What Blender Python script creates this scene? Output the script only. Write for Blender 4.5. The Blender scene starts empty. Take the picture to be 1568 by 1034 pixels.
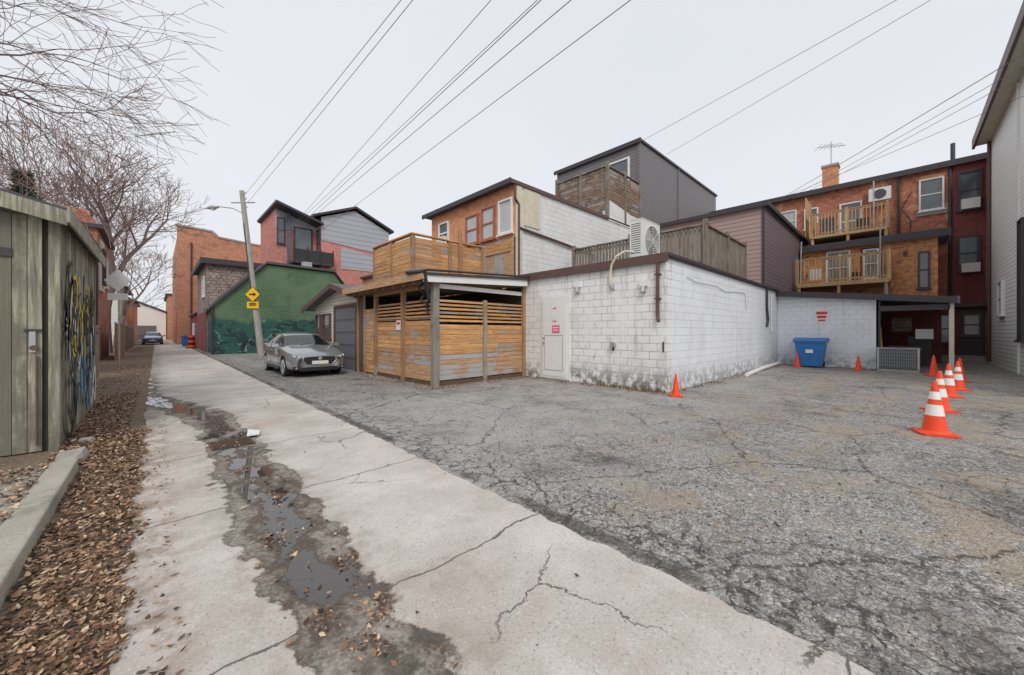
import bpy, math, random
from mathutils import Vector, Matrix
random.seed(7)
R=random.random
def U(a,b): return a+(b-a)*R()
scene=bpy.context.scene
COL=scene.collection

# ---------------------------------------------------------------- node helper
class M:
    def __init__(s,name,rough=.8,metal=0.0,col=None,spec=None):
        s.m=bpy.data.materials.new(name); s.m.use_nodes=True
        s.t=s.m.node_tree; s.b=s.t.nodes['Principled BSDF']
        s.b.inputs['Roughness'].default_value=rough
        s.b.inputs['Metallic'].default_value=metal
        if spec is not None: s.b.inputs['Specular IOR Level'].default_value=spec
        if col: s.b.inputs['Base Color'].default_value=(*col,1)
        s._p=None
    def n(s,t,ins=None,**props):
        nd=s.t.nodes.new(t)
        for k,v in props.items(): setattr(nd,k,v)
        if ins:
            for k,v in ins.items(): s.set(nd.inputs[k],v)
        return nd
    def set(s,i,v):
        if isinstance(v,bpy.types.NodeSocket): s.t.links.new(v,i)
        elif isinstance(v,tuple) and len(v)==3 and i.type=='RGBA': i.default_value=(*v,1)
        else: i.default_value=v
    @property
    def pos(s):
        if s._p is None: s._p=s.n('ShaderNodeNewGeometry').outputs['Position']
        return s._p
    def xyz(s):
        o=s.n('ShaderNodeSeparateXYZ',{0:s.pos}).outputs
        return o[0],o[1],o[2]
    def comb(s,a,b,c=0.0): return s.n('ShaderNodeCombineXYZ',{0:a,1:b,2:c}).outputs[0]
    def math(s,op,a,b=0.0,clamp=False):
        nd=s.n('ShaderNodeMath',{0:a,1:b},operation=op); nd.use_clamp=clamp
        return nd.outputs[0]
    def scale(s,v,sc): return s.n('ShaderNodeVectorMath',{0:v,1:sc},operation='MULTIPLY').outputs[0]
    def noise(s,sc,det=4,vec=None,rough=.55,dist=0.0):
        return s.n('ShaderNodeTexNoise',{'Vector':vec if vec is not None else s.pos,'Scale':sc,'Detail':float(det),'Roughness':rough,'Distortion':dist}).outputs[0]
    def vor(s,sc,vec=None,feature='F1',out=0,rnd=1.0):
        return s.n('ShaderNodeTexVoronoi',{'Vector':vec if vec is not None else s.pos,'Scale':sc,'Randomness':rnd},feature=feature).outputs[out]
    def mr(s,v,a,b,c=0.0,d=1.0):
        return s.n('ShaderNodeMapRange',{0:v,1:a,2:b,3:c,4:d},interpolation_type='SMOOTHSTEP').outputs[0]
    def mix(s,f,a,b,blend='MIX'):
        nd=s.n('ShaderNodeMix',data_type='RGBA',blend_type=blend)
        s.set(nd.inputs[0],f); s.set(nd.inputs[6],a); s.set(nd.inputs[7],b)
        return nd.outputs[2]
    def rnd(s):
        return s.n('ShaderNodeAttribute',attribute_name='rnd').outputs['Fac']
    def color(s,c): s.set(s.b.inputs['Base Color'],c)
    def rough(s,c): s.set(s.b.inputs['Roughness'],c)
    def bump(s,h,strength=.5,dist=.02):
        nd=s.n('ShaderNodeBump',{'Strength':strength,'Distance':dist,'Height':h})
        s.t.links.new(nd.outputs[0],s.b.inputs['Normal'])

def plain(name,col,rough=.7,metal=0.0,var=.25,sc=4.0):
    m=M(name,rough,metal)
    f=m.noise(sc,4)
    m.color(m.mix(f,tuple(c*(1-var) for c in col),tuple(min(1,c*(1+var)) for c in col)))
    return m.m
def brick(name,c1,c2,mortar,w=.22,h=.075,ms=.008,dirt=(.05,.03,.025),dirtf=.7,bs=.5,patch=None):
    m=M(name,.9); x,y,z=m.xyz()
    v=m.comb(m.math('ADD',x,y),z)
    b=m.n('ShaderNodeTexBrick',{'Vector':v,'Color1':c1,'Color2':c2,'Mortar':mortar,'Scale':1.0,'Mortar Size':ms,'Mortar Smooth':.2,'Bias':0.0,'Brick Width':w,'Row Height':h})
    c=m.mix(m.mr(m.noise(1.3,6,rough=.65),.48,.75,0,dirtf),b.outputs[0],dirt)
    c=m.mix(m.mr(m.noise(5,5,rough=.65),.35,.7,0,.5),c,(min(1,c1[0]*1.35),min(1,c1[1]*1.6),min(1,c1[2]*1.8)))
    if patch: c=m.mix(m.mr(m.noise(.8,6,rough=.7),.54,.6),c,patch)
    m.color(c); m.bump(m.math('SUBTRACT',1.0,b.outputs[1]),bs,.01)
    return m.m
def block(name,base,mortar,dirt=1.0,mstr=.8):
    m=M(name,.65); x,y,z=m.xyz()
    v=m.comb(m.math('ADD',x,y),z)
    b=m.n('ShaderNodeTexBrick',{'Vector':v,'Color1':base,'Color2':tuple(c*.92 for c in base),'Mortar':mortar,'Scale':1.0,'Mortar Size':.009,'Mortar Smooth':.35,'Bias':0.0,'Brick Width':.4,'Row Height':.2})
    gap=m.mr(m.noise(1.4,5,rough=.65),.34,.62,.08,mstr)
    c=m.mix(gap,base,b.outputs[0])
    c=m.mix(m.mr(m.noise(.9,6,rough=.65),.46,.8,0,.5*dirt),c,(.46,.44,.41))
    st=m.noise(1.0,5,m.scale(m.pos,(7,7,.5)))
    c=m.mix(m.mr(st,.54,.75,0,.45*dirt),c,(.38,.36,.33))
    n=m.noise(4,6,rough=.7)
    low=m.math('MULTIPLY',m.mr(z,.8,0.0),m.mr(n,.39,.57))
    c=m.mix(m.math('MULTIPLY',low,.9*dirt,True),c,(.12,.11,.08))
    fl=m.math('MULTIPLY',m.mr(m.noise(5.5,7,rough=.75),.61,.65),m.mr(z,2.6,.2))
    c=m.mix(m.math('MULTIPLY',fl,.85*dirt),c,(.22,.21,.19))
    m.color(c)
    h=m.math('ADD',m.math('MULTIPLY',m.math('SUBTRACT',1.0,b.outputs[1]),1.0),m.math('MULTIPLY',m.noise(30,3),.35))
    m.bump(h,.7,.014)
    return m.m
def wood(name,cA,cB,axis='h',grey=None,gf=.5,dark=.55):
    m=M(name,.8); r=m.rnd()
    sc=(1.0,1.0,14.) if axis=='h' else (12.,12.,.8)
    v=m.n('ShaderNodeVectorMath',{0:m.scale(m.pos,sc),1:m.comb(m.math('MULTIPLY',r,37.),m.math('MULTIPLY',r,11.),m.math('MULTIPLY',r,23.))},operation='ADD').outputs[0]
    g=m.noise(2.2,6,v,.65,.6)
    c=m.mix(r,cA,cB)
    c=m.mix(m.mr(g,.38,.72,0,dark),c,tuple(k*.3 for k in cA))
    c=m.mix(m.mr(g,.5,.3,0,.45),c,tuple(min(1,k*1.5) for k in cA))
    if grey: 
        gg=m.math('ADD',m.noise(1.4,6,rough=.65),m.math('MULTIPLY',m.math('SUBTRACT',r,.5),.35))
        c=m.mix(m.mr(gg,gf,gf+.16),c,m.mix(g,tuple(k*1.3 for k in grey),tuple(k*.5 for k in grey)))
    m.color(c); m.bump(g,.4,.008)
    return m.m
def siding(name,col,pitch=.12,dirt=.3,k=.45):
    m=M(name,.55); x,y,z=m.xyz()
    f=m.math('FRACT',m.math('DIVIDE',z,pitch))
    c=m.mix(m.mr(f,.72,1.0),col,tuple(q*k for q in col))
    c=m.mix(m.mr(m.noise(.8,5),.4,.8,0,dirt),c,tuple(q*.6 for q in col))
    m.color(c); m.bump(m.math('SUBTRACT',1.0,f),.6,.02)
    return m.m

# ---------------------------------------------------------------- materials
MAT={}
MAT['brick_orange']=brick('brick_orange',(.74,.30,.13),(.52,.18,.08),(.52,.40,.31),dirtf=.5)
MAT['brick_red']=brick('brick_red',(.52,.165,.085),(.27,.075,.05),(.34,.26,.22),dirtf=.8,patch=(.62,.34,.19))
MAT['brick_dark']=brick('brick_dark',(.27,.055,.045),(.15,.035,.03),(.2,.13,.12),dirtf=.5)
MAT['brick_far']=brick('brick_far',(.56,.23,.13),(.42,.155,.08),(.45,.34,.26),w=.3,h=.1,dirtf=.65)
MAT['brick_patch']=brick('brick_patch',(.72,.29,.10),(.34,.12,.06),(.45,.34,.24),w=.24,h=.08,dirtf=.6)
MAT['brick_salmon']=brick('brick_salmon',(.60,.22,.17),(.48,.16,.13),(.5,.36,.32),w=.3,h=.1,dirtf=.2)
MAT['block']=block('white_painted_block',(.86,.86,.85),(.32,.31,.29))
MAT['block_clean']=block('white_painted_block_side',(.84,.86,.90),(.50,.51,.54),.65,.5)
MAT['block_house']=block('grey_white_block',(.80,.80,.79),(.5,.5,.48),.7,.7)
MAT['cedar']=wood('cedar_boards',(.74,.40,.17),(.46,.22,.095),'h',(.40,.34,.28),.58)
MAT['cedar_worn']=wood('cedar_boards_worn',(.58,.35,.19),(.40,.24,.15),'h',(.46,.44,.42),.45)
MAT['cedar_post']=wood('cedar_posts',(.42,.24,.12),(.32,.18,.10),'v',(.36,.32,.26),.56)
MAT['pine']=wood('deck_pine',(.68,.43,.21),(.44,.27,.13),'v',(.40,.34,.27),.60)
MAT['greywood_v']=wood('weathered_wood',(.28,.23,.18),(.17,.14,.11),'v',(.28,.26,.22),.5,.7)
MAT['greywood_h']=wood('weathered_wood_h',(.34,.22,.145),(.14,.10,.075),'h',(.38,.33,.29),.54,.8)
MAT['shed_wood']=wood('shed_boards',(.40,.385,.29),(.25,.235,.175),'v',(.19,.18,.135),.46,.9)
MAT['dark_wood']=wood('dark_brown_wood',(.10,.06,.04),(.15,.09,.06),'h')
MAT['sid_white']=siding('white_siding',(.93,.92,.88),.16,.08,.45)
MAT['sid_cream']=siding('cream_siding',(.70,.66,.56),.14)
MAT['sid_grey']=siding('charcoal_siding',(.185,.17,.175),.18,.15,.35)
MAT['sid_plum']=siding('plum_siding',(.18,.135,.16),.19,.15,.35)
MAT['sid_mauve']=siding('mauve_siding',(.42,.29,.26),.19,.15,.4)
MAT['panel_grey']=siding('grey_panel',(.42,.43,.46),.45,.2,.7)
MAT['garage_door']=siding('grey_garage_door',(.16,.165,.19),.5,.2,.5)
MAT['trim_dark']=plain('dark_trim',(.05,.042,.048),.5)
MAT['trim_brown']=plain('brown_metal',(.12,.065,.055),.5)
MAT['frame_brown']=plain('red_brown_frame',(.40,.14,.08),.5)
MAT['trim_white']=plain('white_trim',(.80,.79,.77),.5,var=.1)
MAT['trim_cream']=plain('cream_trim',(.66,.60,.46),.6,var=.2)
MAT['felt']=plain('roof_felt',(.09,.09,.095),.95)
MAT['shingle']=plain('roof_shingle',(.15,.14,.14),.95,sc=12)
MAT['metal']=plain('galvanised_metal',(.46,.47,.48),.4,.6)
MAT['alloy']=plain('alloy_wheel',(.55,.56,.58),.3,.7,.1)
MAT['ac_white']=plain('ac_enamel',(.74,.74,.70),.4,var=.08)
MAT['ac_dark']=plain('ac_grille',(.07,.07,.07),.5)
MAT['ac_grey']=plain('ac_grey_enamel',(.30,.31,.31),.5,var=.1)
MAT['black']=plain('black_plastic',(.02,.02,.022),.45)
MAT['rubber']=plain('rubber',(.025,.025,.025),.85)
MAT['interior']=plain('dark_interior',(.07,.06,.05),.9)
MAT['orange']=plain('cone_orange',(.95,.075,.02),.45,var=.22,sc=9)
MAT['cone_white']=plain('cone_reflective_band',(.84,.82,.78),.4,var=.12,sc=12)
MAT['bluebin']=plain('blue_plastic',(.03,.17,.48),.45,var=.15)
MAT['yellow']=plain('sign_yellow',(.90,.52,.01),.4,var=.05)
MAT['signred']=plain('sign_red',(.7,.03,.06),.45,var=.1)
MAT['pink']=plain('poster_pink',(.88,.14,.28),.5,var=.15)
MAT['paper']=plain('paper_white',(.8,.8,.78),.6,var=.05)
MAT['lens']=plain('headlight_lens',(.30,.31,.33),.08,.6,.5,25)
MAT['bark']=plain('bark',(.22,.17,.15),.95,var=.4,sc=8)
MAT['twig']=plain('twig',(.28,.19,.17),.95,var=.3,sc=3)
MAT['polewood']=wood('pole_wood',(.40,.37,.33),(.40,.37,.33),'v')
MAT['wire']=plain('wire',(.16,.16,.17),.6)
MAT['rail_black']=plain('black_railing',(.03,.03,.03),.5)
MAT['stone']=plain('stone',(.36,.33,.29),.95,var=.35,sc=9)
MAT['blackpipe']=plain('corrugated_pipe',(.02,.02,.02),.5)
MAT['greyblue']=plain('blue_grey_trim',(.10,.12,.17),.5)
MAT['weed']=plain('weed_green',(.10,.14,.04),.9,var=.5)
for nm,c in (('g_black',(.02,.02,.025)),('g_yellow',(.70,.52,.03)),('g_blue',(.10,.26,.42)),('g_white',(.75,.77,.75))):
    MAT[nm]=plain('spray_paint_'+nm,c,.6)
g=M('window_glass',.06); n=g.noise(1.3,3); g.color(g.mix(n,(.03,.035,.045),(.16,.18,.2))); g.b.inputs['Specular IOR Level'].default_value=.9; MAT['glass']=g.m
g=M('car_glass',.03); g.color((.012,.014,.016)); g.b.inputs['Specular IOR Level'].default_value=.8; MAT['carglass']=g.m
g=M('curtain_glass',.12); n=g.noise(2.5,3); g.color(g.mix(n,(.34,.35,.38),(.66,.66,.66))); MAT['curtain']=g.m
m=M('green_painted_brick',.75); x,y,z=m.xyz()
b=m.n('ShaderNodeTexBrick',{'Vector':m.comb(m.math('ADD',x,y),z),'Color1':(.115,.21,.11),'Color2':(.085,.165,.085),'Mortar':(.045,.085,.045),'Scale':1.0,'Mortar Size':.016,'Brick Width':.34,'Row Height':.14})
c=m.mix(m.mr(m.noise(.5,4),.4,.7,0,.5),b.outputs[0],(.165,.25,.15))
c=m.mix(m.mr(m.noise(1.5,6,rough=.7),.52,.7,0,.5),c,(.06,.11,.06))
mu=m.noise(.9,3,dist=1.8)
mask=m.mr(m.math('ADD',z,m.math('MULTIPLY',m.noise(.7,4),1.6)),3.2,2.9)
mc=m.mix(m.mr(mu,.42,.47),(.015,.045,.045),(.025,.10,.085))
mc=m.mix(m.mr(m.noise(1.3,3,dist=2.5),.62,.65),mc,(.15,.28,.21))
mc=m.mix(m.mr(m.noise(2.1,2,dist=2.),.60,.63),mc,(.02,.02,.025))
m.color(m.mix(mask,c,mc)); m.bump(b.outputs[1],-.3,.01); MAT['green']=m.m
MAT['shakes']=brick('brown_shakes',(.40,.30,.25),(.24,.175,.15),(.07,.05,.045),w=.3,h=.22,ms=.02,dirtf=.5)

def asphalt():
    m=M('old_asphalt',.95,spec=.2); x,y,z=m.xyz()
    med=m.noise(1.4,6,rough=.62); fine=m.noise(9,5,rough=.7)
    c=m.mix(m.mr(med,.3,.7),(.25,.235,.22),(.43,.41,.385))
    c=m.mix(m.mr(fine,.35,.7,.0,.45),c,(.14,.13,.12))
    v1=m.vor(34,out=1); vs=m.n('ShaderNodeSeparateColor',{0:v1}).outputs[0]
    vd=m.vor(34,feature='DISTANCE_TO_EDGE')
    vs2=m.n('ShaderNodeSeparateColor',{0:m.vor(90,out=1)}).outputs[0]
    vv=m.math('MULTIPLY',m.math('ADD',vs,vs2),.5)
    agg=m.mix(m.mr(vv,.15,.85),(.075,.07,.062),(.80,.77,.73))
    agg=m.mix(m.mr(vd,.09,.02,0,.6),agg,(.09,.08,.07))
    c=m.mix(m.mr(m.noise(.8,5),.3,.65,.30,.58),c,agg)
    c=m.mix(m.mr(m.noise(.6,7,rough=.68),.52,.68,0,.7),c,(.115,.105,.095))
    nn=m.noise(.7,7,m.scale(m.pos,(1.,1.4,1.)),.68)
    reg=m.math('MULTIPLY',m.mr(x,2.3,3.4),m.mr(y,5.0,1.5,.1,1.))
    silt=m.math('MULTIPLY',m.mr(nn,.49,.60),reg)
    c=m.mix(m.math('MULTIPLY',silt,m.mr(fine,.3,.6,.35,.8)),c,m.mix(m.noise(16,5,rough=.75),(.22,.175,.12),(.58,.48,.37)))
    c=m.mix(m.math('MULTIPLY',m.mr(m.math('ABSOLUTE',m.math('SUBTRACT',y,5.6)),4.5,1.2),m.mr(med,.3,.6,.1,.5)),c,(.54,.515,.485))
    wn=m.n('ShaderNodeTexNoise',{'Vector':m.pos,'Scale':2.6,'Detail':6.0,'Roughness':.65}).outputs[1]
    w=m.n('ShaderNodeVectorMath',{0:m.pos,1:m.scale(wn,(.5,.5,0))},operation='ADD').outputs[0]
    a1=m.vor(4.6,w,'DISTANCE_TO_EDGE'); a2=m.vor(.33,w,'DISTANCE_TO_EDGE'); a3=m.vor(1.25,w,'DISTANCE_TO_EDGE')
    nz=m.noise(.55,3)
    zone=m.mr(nz,.50,.60)
    wob=m.math('ABSOLUTE',m.math('SUBTRACT',m.math('ADD',x,m.math('MULTIPLY',m.noise(.6,4),.9)),3.0))
    zone=m.math('MAXIMUM',m.math('MULTIPLY',zone,.6),m.mr(wob,.6,.2,0,.9))
    brk=m.mr(fine,.35,.6,.35,1.)
    k1=m.math('MULTIPLY',m.mr(a1,.055,.01),zone)
    k2=m.math('MULTIPLY',m.mr(a2,.006,.001),.85)
    k3=m.math('MULTIPLY',m.mr(a3,.012,.002),m.mr(nz,.40,.55,0.,.7))
    k=m.math('MULTIPLY',m.math('MAXIMUM',m.math('MAXIMUM',k1,k2),k3),brk)
    c=m.mix(k,c,(.06,.05,.042))
    br=m.math('MULTIPLY',m.mr(m.math('ADD',m.math('ABSOLUTE',m.math('SUBTRACT',x,2.36)),m.math('MULTIPLY',m.math('SUBTRACT',fine,.5),.22)),.10,.03),m.mr(m.noise(.9,3),.42,.55))
    c=m.mix(m.math('MULTIPLY',br,.75),c,(.10,.085,.07))
    lv=m.math('MULTIPLY',m.mr(m.vor(24),.18,.12),m.mr(m.noise(.9,5),.49,.62))
    c=m.mix(m.math('MULTIPLY',lv,.85),c,(.27,.165,.09))
    rp=m.n('ShaderNodeVectorMath',{0:w,1:(3.25,.12,.25)},operation='DISTANCE').outputs['Value']
    c=m.mix(m.math('MULTIPLY',m.mr(rp,.30,.12),m.mr(m.noise(20,4,m.scale(m.pos,(1,.3,1))),.35,.6,.3,.9)),c,(.09,.06,.04))
    m.color(c)
    h=m.math('SUBTRACT',m.math('MULTIPLY',vv,.6),m.math('MULTIPLY',k,1.2))
    h=m.math('ADD',h,m.mr(vd,0.,.25,0,.5))
    h=m.math('ADD',h,m.math('MULTIPLY',med,1.5))
    m.bump(h,.7,.02)
    return m.m
MAT['asphalt']=asphalt()

def lane():
    m=M('lane_concrete',.85,spec=.25); x,y,z=m.xyz()
    c=m.mix(m.mr(m.noise(.9,6,rough=.62),.3,.7),(.46,.41,.365),(.65,.60,.55))
    sp=m.noise(70,3,rough=.7); c=m.mix(m.mr(sp,.56,.72,0,.6),c,(.82,.78,.73)); c=m.mix(m.mr(sp,.44,.28,0,.75),c,(.17,.145,.12))
    c=m.mix(m.mr(m.noise(2.3,8,rough=.75),.50,.75,0,.65),c,(.35,.30,.255))
    wv=m.n('ShaderNodeTexNoise',{'Vector':m.pos,'Scale':1.7,'Detail':7.0,'Roughness':.65}).outputs[1]
    wx=m.n('ShaderNodeSeparateXYZ',{0:wv}).outputs
    yj=m.math('ADD',y,m.math('MULTIPLY',m.math('SUBTRACT',wx[1],.5),.22))
    fj=m.math('ABSOLUTE',m.math('SUBTRACT',m.math('FRACT',m.math('DIVIDE',m.math('SUBTRACT',yj,1.11),1.9)),.5))
    j=m.mr(fj,.006,.0015)
    w=m.n('ShaderNodeVectorMath',{0:m.pos,1:m.scale(wv,(.6,.6,0))},operation='ADD').outputs[0]
    cr=m.math('MULTIPLY',m.mr(m.vor(.42,w,'DISTANCE_TO_EDGE'),.0035,.001),m.mr(m.noise(.6,2),.48,.55))
    j=m.math('MAXIMUM',j,cr)
    ctr=m.mr(y,7.5,13.0,.72,-.35); wid=m.mr(y,7.5,12.0,.27,.36)
    dx=m.math('ABSOLUTE',m.math('SUBTRACT',m.math('ADD',x,m.math('MULTIPLY',m.math('SUBTRACT',wx[0],.5),.8)),ctr))
    d=m.math('SUBTRACT',dx,wid)
    patch=m.math('MULTIPLY',m.mr(d,.010,-.010),m.mr(y,20.,15.))
    rim=m.math('MULTIPLY',m.mr(m.math('ABSOLUTE',d),.035,.004),m.mr(y,16.,14.))
    c=m.mix(m.math('MULTIPLY',j,.85),c,(.09,.07,.055))
    c=m.mix(m.math('MULTIPLY',m.mr(d,.35,.0),m.mr(m.noise(3,6,rough=.7),.4,.65,0,.6)),c,(.29,.245,.20))
    c=m.mix(m.math('MULTIPLY',m.mr(x,.35,-.1),m.mr(m.noise(3.5,6,rough=.7),.42,.62,0,.7)),c,(.24,.18,.13))
    vs=m.n('ShaderNodeSeparateColor',{0:m.vor(60,out=1)}).outputs[0]
    pc=m.mix(m.mr(m.noise(2.6,7,rough=.68),.3,.7),(.15,.125,.10),(.38,.335,.285))
    pc=m.mix(.35,pc,m.mix(vs,(.05,.042,.035),(.50,.46,.41)))
    wn=m.math('ADD',m.noise(2.6,6,m.scale(m.pos,(1.4,.75,1)),.62),m.mr(d,-.06,-.24,0,.15))
    wet=m.math('MULTIPLY',m.mr(wn,.60,.62),patch)
    pc=m.mix(m.math('MULTIPLY',wet,.92),pc,(.045,.037,.032))
    damp=m.math('MULTIPLY',m.mr(wn,.47,.60,0,.8),patch)
    pc=m.mix(m.math('MULTIPLY',damp,m.math('SUBTRACT',1.0,wet)),pc,(.085,.066,.05))
    cp=m.mix(patch,c,pc)
    cp=m.mix(m.math('MULTIPLY',rim,.55),cp,(.11,.085,.065))
    m.color(cp)
    m.rough(m.mr(wet,.3,.9,.85,.02)); m.set(m.b.inputs['Specular IOR Level'],m.mr(wet,.3,.9,.25,.9))
    h=m.math('ADD',m.math('MULTIPLY',sp,.3),m.math('MULTIPLY',patch,-1.3))
    h=m.math('SUBTRACT',h,j); h=m.math('ADD',h,m.math('MULTIPLY',m.math('MULTIPLY',vs,.4),patch))
    h=m.math('MULTIPLY',h,m.math('SUBTRACT',1.0,wet)); h=m.math('ADD',h,m.math('MULTIPLY',wet,-1.45))
    m.bump(h,.5,.015)
    return m.m
MAT['lane']=lane()
m=M('dirt_verge',1.0); c=m.mix(m.noise(3,6),(.08,.058,.04),(.26,.19,.13)); c=m.mix(m.mr(m.noise(30,3),.5,.7,0,.7),c,(.42,.31,.22)); m.color(c); m.bump(m.noise(20,5),.8,.03); MAT['dirt']=m.m
m=M('kerb_concrete',.9); c=m.mix(m.noise(2.5,7,rough=.65),(.30,.28,.23),(.52,.49,.42)); c=m.mix(m.mr(m.noise(50,2),.55,.7,0,.5),c,(.17,.16,.14)); c=m.mix(m.mr(m.noise(1.4,6,rough=.7),.52,.68,0,.65),c,(.16,.16,.10)); m.color(c); m.bump(m.noise(40,4),.4,.01); MAT['kerb']=m.m
m=M('dead_leaf',.85); r=m.rnd(); nd=m.n('ShaderNodeValToRGB',{0:r}); e=nd.color_ramp.elements
e[0].color=(.04,.025,.017,1); e[1].color=(.68,.50,.35,1); k=e.new(.5); k.color=(.21,.115,.065,1); k=e.new(.85); k.color=(.46,.29,.18,1); m.color(nd.outputs[0]); MAT['leaf']=m.m
m=M('evergreen_needles',.8); r=m.rnd(); m.color(m.mix(r,(.02,.05,.02),(.09,.14,.05))); MAT['needle']=m.m

# ---------------------------------------------------------------- mesh builder
class MB:
    def __init__(s): s.v=[];s.f=[];s.mi=[];s.r=[];s.mats=[]
    def mid(s,mat):
        if mat not in s.mats: s.mats.append(mat)
        return s.mats.index(mat)
    def add(s,vs,fs,mat,r=None):
        o=len(s.v); s.v+=[tuple(p) for p in vs]; i=s.mid(mat); r=R() if r is None else r
        for f in fs: s.f.append([o+k for k in f]); s.mi.append(i); s.r.append(r)
    def box(s,x0,x1,y0,y1,z0,z1,mat,r=None):
        if x0>x1:x0,x1=x1,x0
        if y0>y1:y0,y1=y1,y0
        if z0>z1:z0,z1=z1,z0
        s.add([(x0,y0,z0),(x1,y0,z0),(x1,y1,z0),(x0,y1,z0),(x0,y0,z1),(x1,y0,z1),(x1,y1,z1),(x0,y1,z1)],
              [(0,3,2,1),(4,5,6,7),(0,1,5,4),(1,2,6,5),(2,3,7,6),(3,0,4,7)],mat,r)
    def prism(s,pts,axis,t0,t1,mat):
        n=len(pts)
        def P(a,b,t): return (t,a,b) if axis=='x' else ((a,t,b) if axis=='y' else (a,b,t))
        s.add([P(a,b,t0) for a,b in pts]+[P(a,b,t1) for a,b in pts],
              [tuple(range(n))[::-1],tuple(range(n,2*n))]+[(i,(i+1)%n,n+(i+1)%n,n+i) for i in range(n)],mat)
    def tube(s,p,q,r0,r1=None,n=8,mat='metal',caps=True,r=None):
        p=Vector(p);q=Vector(q);r1=r0 if r1 is None else r1
        d=(q-p); 
        if d.length<1e-6: return
        d.normalize(); a=d.orthogonal().normalized(); b=d.cross(a)
        vs=[];
        for c,rr in((p,r0),(q,r1)):
            for i in range(n):
                t=2*math.pi*i/n; vs.append(c+(a*math.cos(t)+b*math.sin(t))*rr)
        fs=[(i,(i+1)%n,n+(i+1)%n,n+i) for i in range(n)]
        if caps: fs+=[tuple(range(n))[::-1],tuple(range(n,2*n))]
        s.add(vs,fs,mat,r)
    def path(s,pts,r,n=8,mat='metal'):
        for i in range(len(pts)-1): s.tube(pts[i],pts[i+1],r,r,n,mat)
    def pb(s,pl,c0,c1,a0,a1,z0,z1,mat,r=None):
        if pl=='x': s.box(c0,c1,a0,a1,z0,z1,mat,r)
        else: s.box(a0,a1,c0,c1,z0,z1,mat,r)
    def hboards(s,pl,c,a0,a1,z0,z1,h,gap,th,mat,jit=.006):
        z=z0
        while z+h<=z1+1e-4:
            j=U(-jit,jit); cut=U(a0+.3*(a1-a0),a0+.7*(a1-a0))
            s.pb(pl,c+j,c+j+th,a0,cut-.003,z,z+h,mat); j=U(-jit,jit); s.pb(pl,c+j,c+j+th,cut+.003,a1,z,z+h+U(-.004,0),mat); z+=h+gap
    def vboards(s,pl,c,a0,a1,z0,z1,w,gap,th,mat,jit=.004,zj=.0):
        a=a0
        while a+w<=a1+1e-4:
            j=U(-jit,jit); s.pb(pl,c+j,c+j+th,a,a+w,z0,z1+U(-zj,zj),mat); a+=w+gap
    def window(s,pl,c,sg,a0,a1,z0,z1,fr='trim_white',gl='glass',fw=.07,split=True):
        s.pb(pl,c,c+sg*.03,a0+fw*.5,a1-fw*.5,z0+fw*.5,z1-fw*.5,gl)
        s.pb(pl,c,c+sg*.09,a0,a0+fw,z0,z1,fr); s.pb(pl,c,c+sg*.09,a1-fw,a1,z0,z1,fr)
        s.pb(pl,c,c+sg*.088,a0+fw,a1-fw,z1-fw,z1,fr); s.pb(pl,c,c+sg*.088,a0+fw,a1-fw,z0,z0+fw,fr)
        if split: s.pb(pl,c,c+sg*.07,a0+fw,a1-fw,(z0+z1)/2-.03,(z0+z1)/2+.03,fr)
        s.pb(pl,c,c+sg*.14,a0-.06,a1+.06,z0-.07,z0-.002,fr)
    def rail(s,pl,c,a0,a1,z0,z1,mat,step=.14,bw=.04,post=1.5):
        s.pb(pl,c-.02,c+.02,a0,a1,z0+.08,z0+.16,mat); s.pb(pl,c-.06,c+.06,a0,a1,z1-.04,z1,mat)
        s.pb(pl,c-.022,c+.022,a0,a1,z1-.14,z1-.045,mat)
        a=a0+.05
        while a<a1-.03:
            s.pb(pl,c-.06,c-.024,a,a+bw,z0-.05,z1-.05,mat); a+=step
        k=max(1,round((a1-a0)/post))
        for i in range(k+1):
            p=a0+(a1-a0)*i/k; s.pb(pl,c-.05,c+.05,p-.05,p+.05,z0-.1,z1+.08,mat)
    def finish(s,name,parent=None,smooth=False):
        me=bpy.data.meshes.new(name); me.from_pydata(s.v,[],s.f)
        for k in s.mats: me.materials.append(MAT[k])
        me.polygons.foreach_set('material_index',s.mi)
        if smooth: me.polygons.foreach_set('use_smooth',[True]*len(s.f))
        at=me.attributes.new('rnd','FLOAT','FACE'); at.data.foreach_set('value',s.r)
        me.update(); ob=bpy.data.objects.new(name,me); COL.objects.link(ob)
        if parent:
            ob.parent=parent; ob.matrix_parent_inverse=Matrix.Translation(-parent.location)
        return ob
def empty(name,loc):
    e=bpy.data.objects.new(name,None); e.location=loc; e.empty_display_size=.5; COL.objects.link(e); return e

# ---------------------------------------------------------------- ground
b=MB(); b.add([(-250,-250,0),(300,-250,0),(300,300,0),(-250,300,0)],[(0,1,2,3)],'asphalt'); b.finish('ground')
b=MB(); ys=[-12+i*.12 for i in range(900)]
L=[(-.14+U(-.03,.03),y,.004) for y in ys]; Rr=[(2.26+ (U(-.025,.025)),y,.004) for y in ys]
b.v=L+Rr; n=len(ys); b.f=[(i,n+i,n+i+1,i+1) for i in range(n-1)]; b.mi=[b.mid('lane')]*(n-1); b.r=[0.5]*(n-1); b.finish('lane_road')
b=MB(); b.add([(-1.3,-6,.002),(-.05,-6,.002),(-.05,60,.002),(-1.3,60,.002)],[(0,1,2,3)],'dirt')
b.add([(-12,6.2,.003),(-1.3,6.2,.003),(-1.3,60,.003),(-12,60,.003)],[(0,1,2,3)],'dirt'); b.finish('verge')
b=MB()
b.box(-6,-.80,-6,6.15,-.05,.12,'kerb'); 
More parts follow.
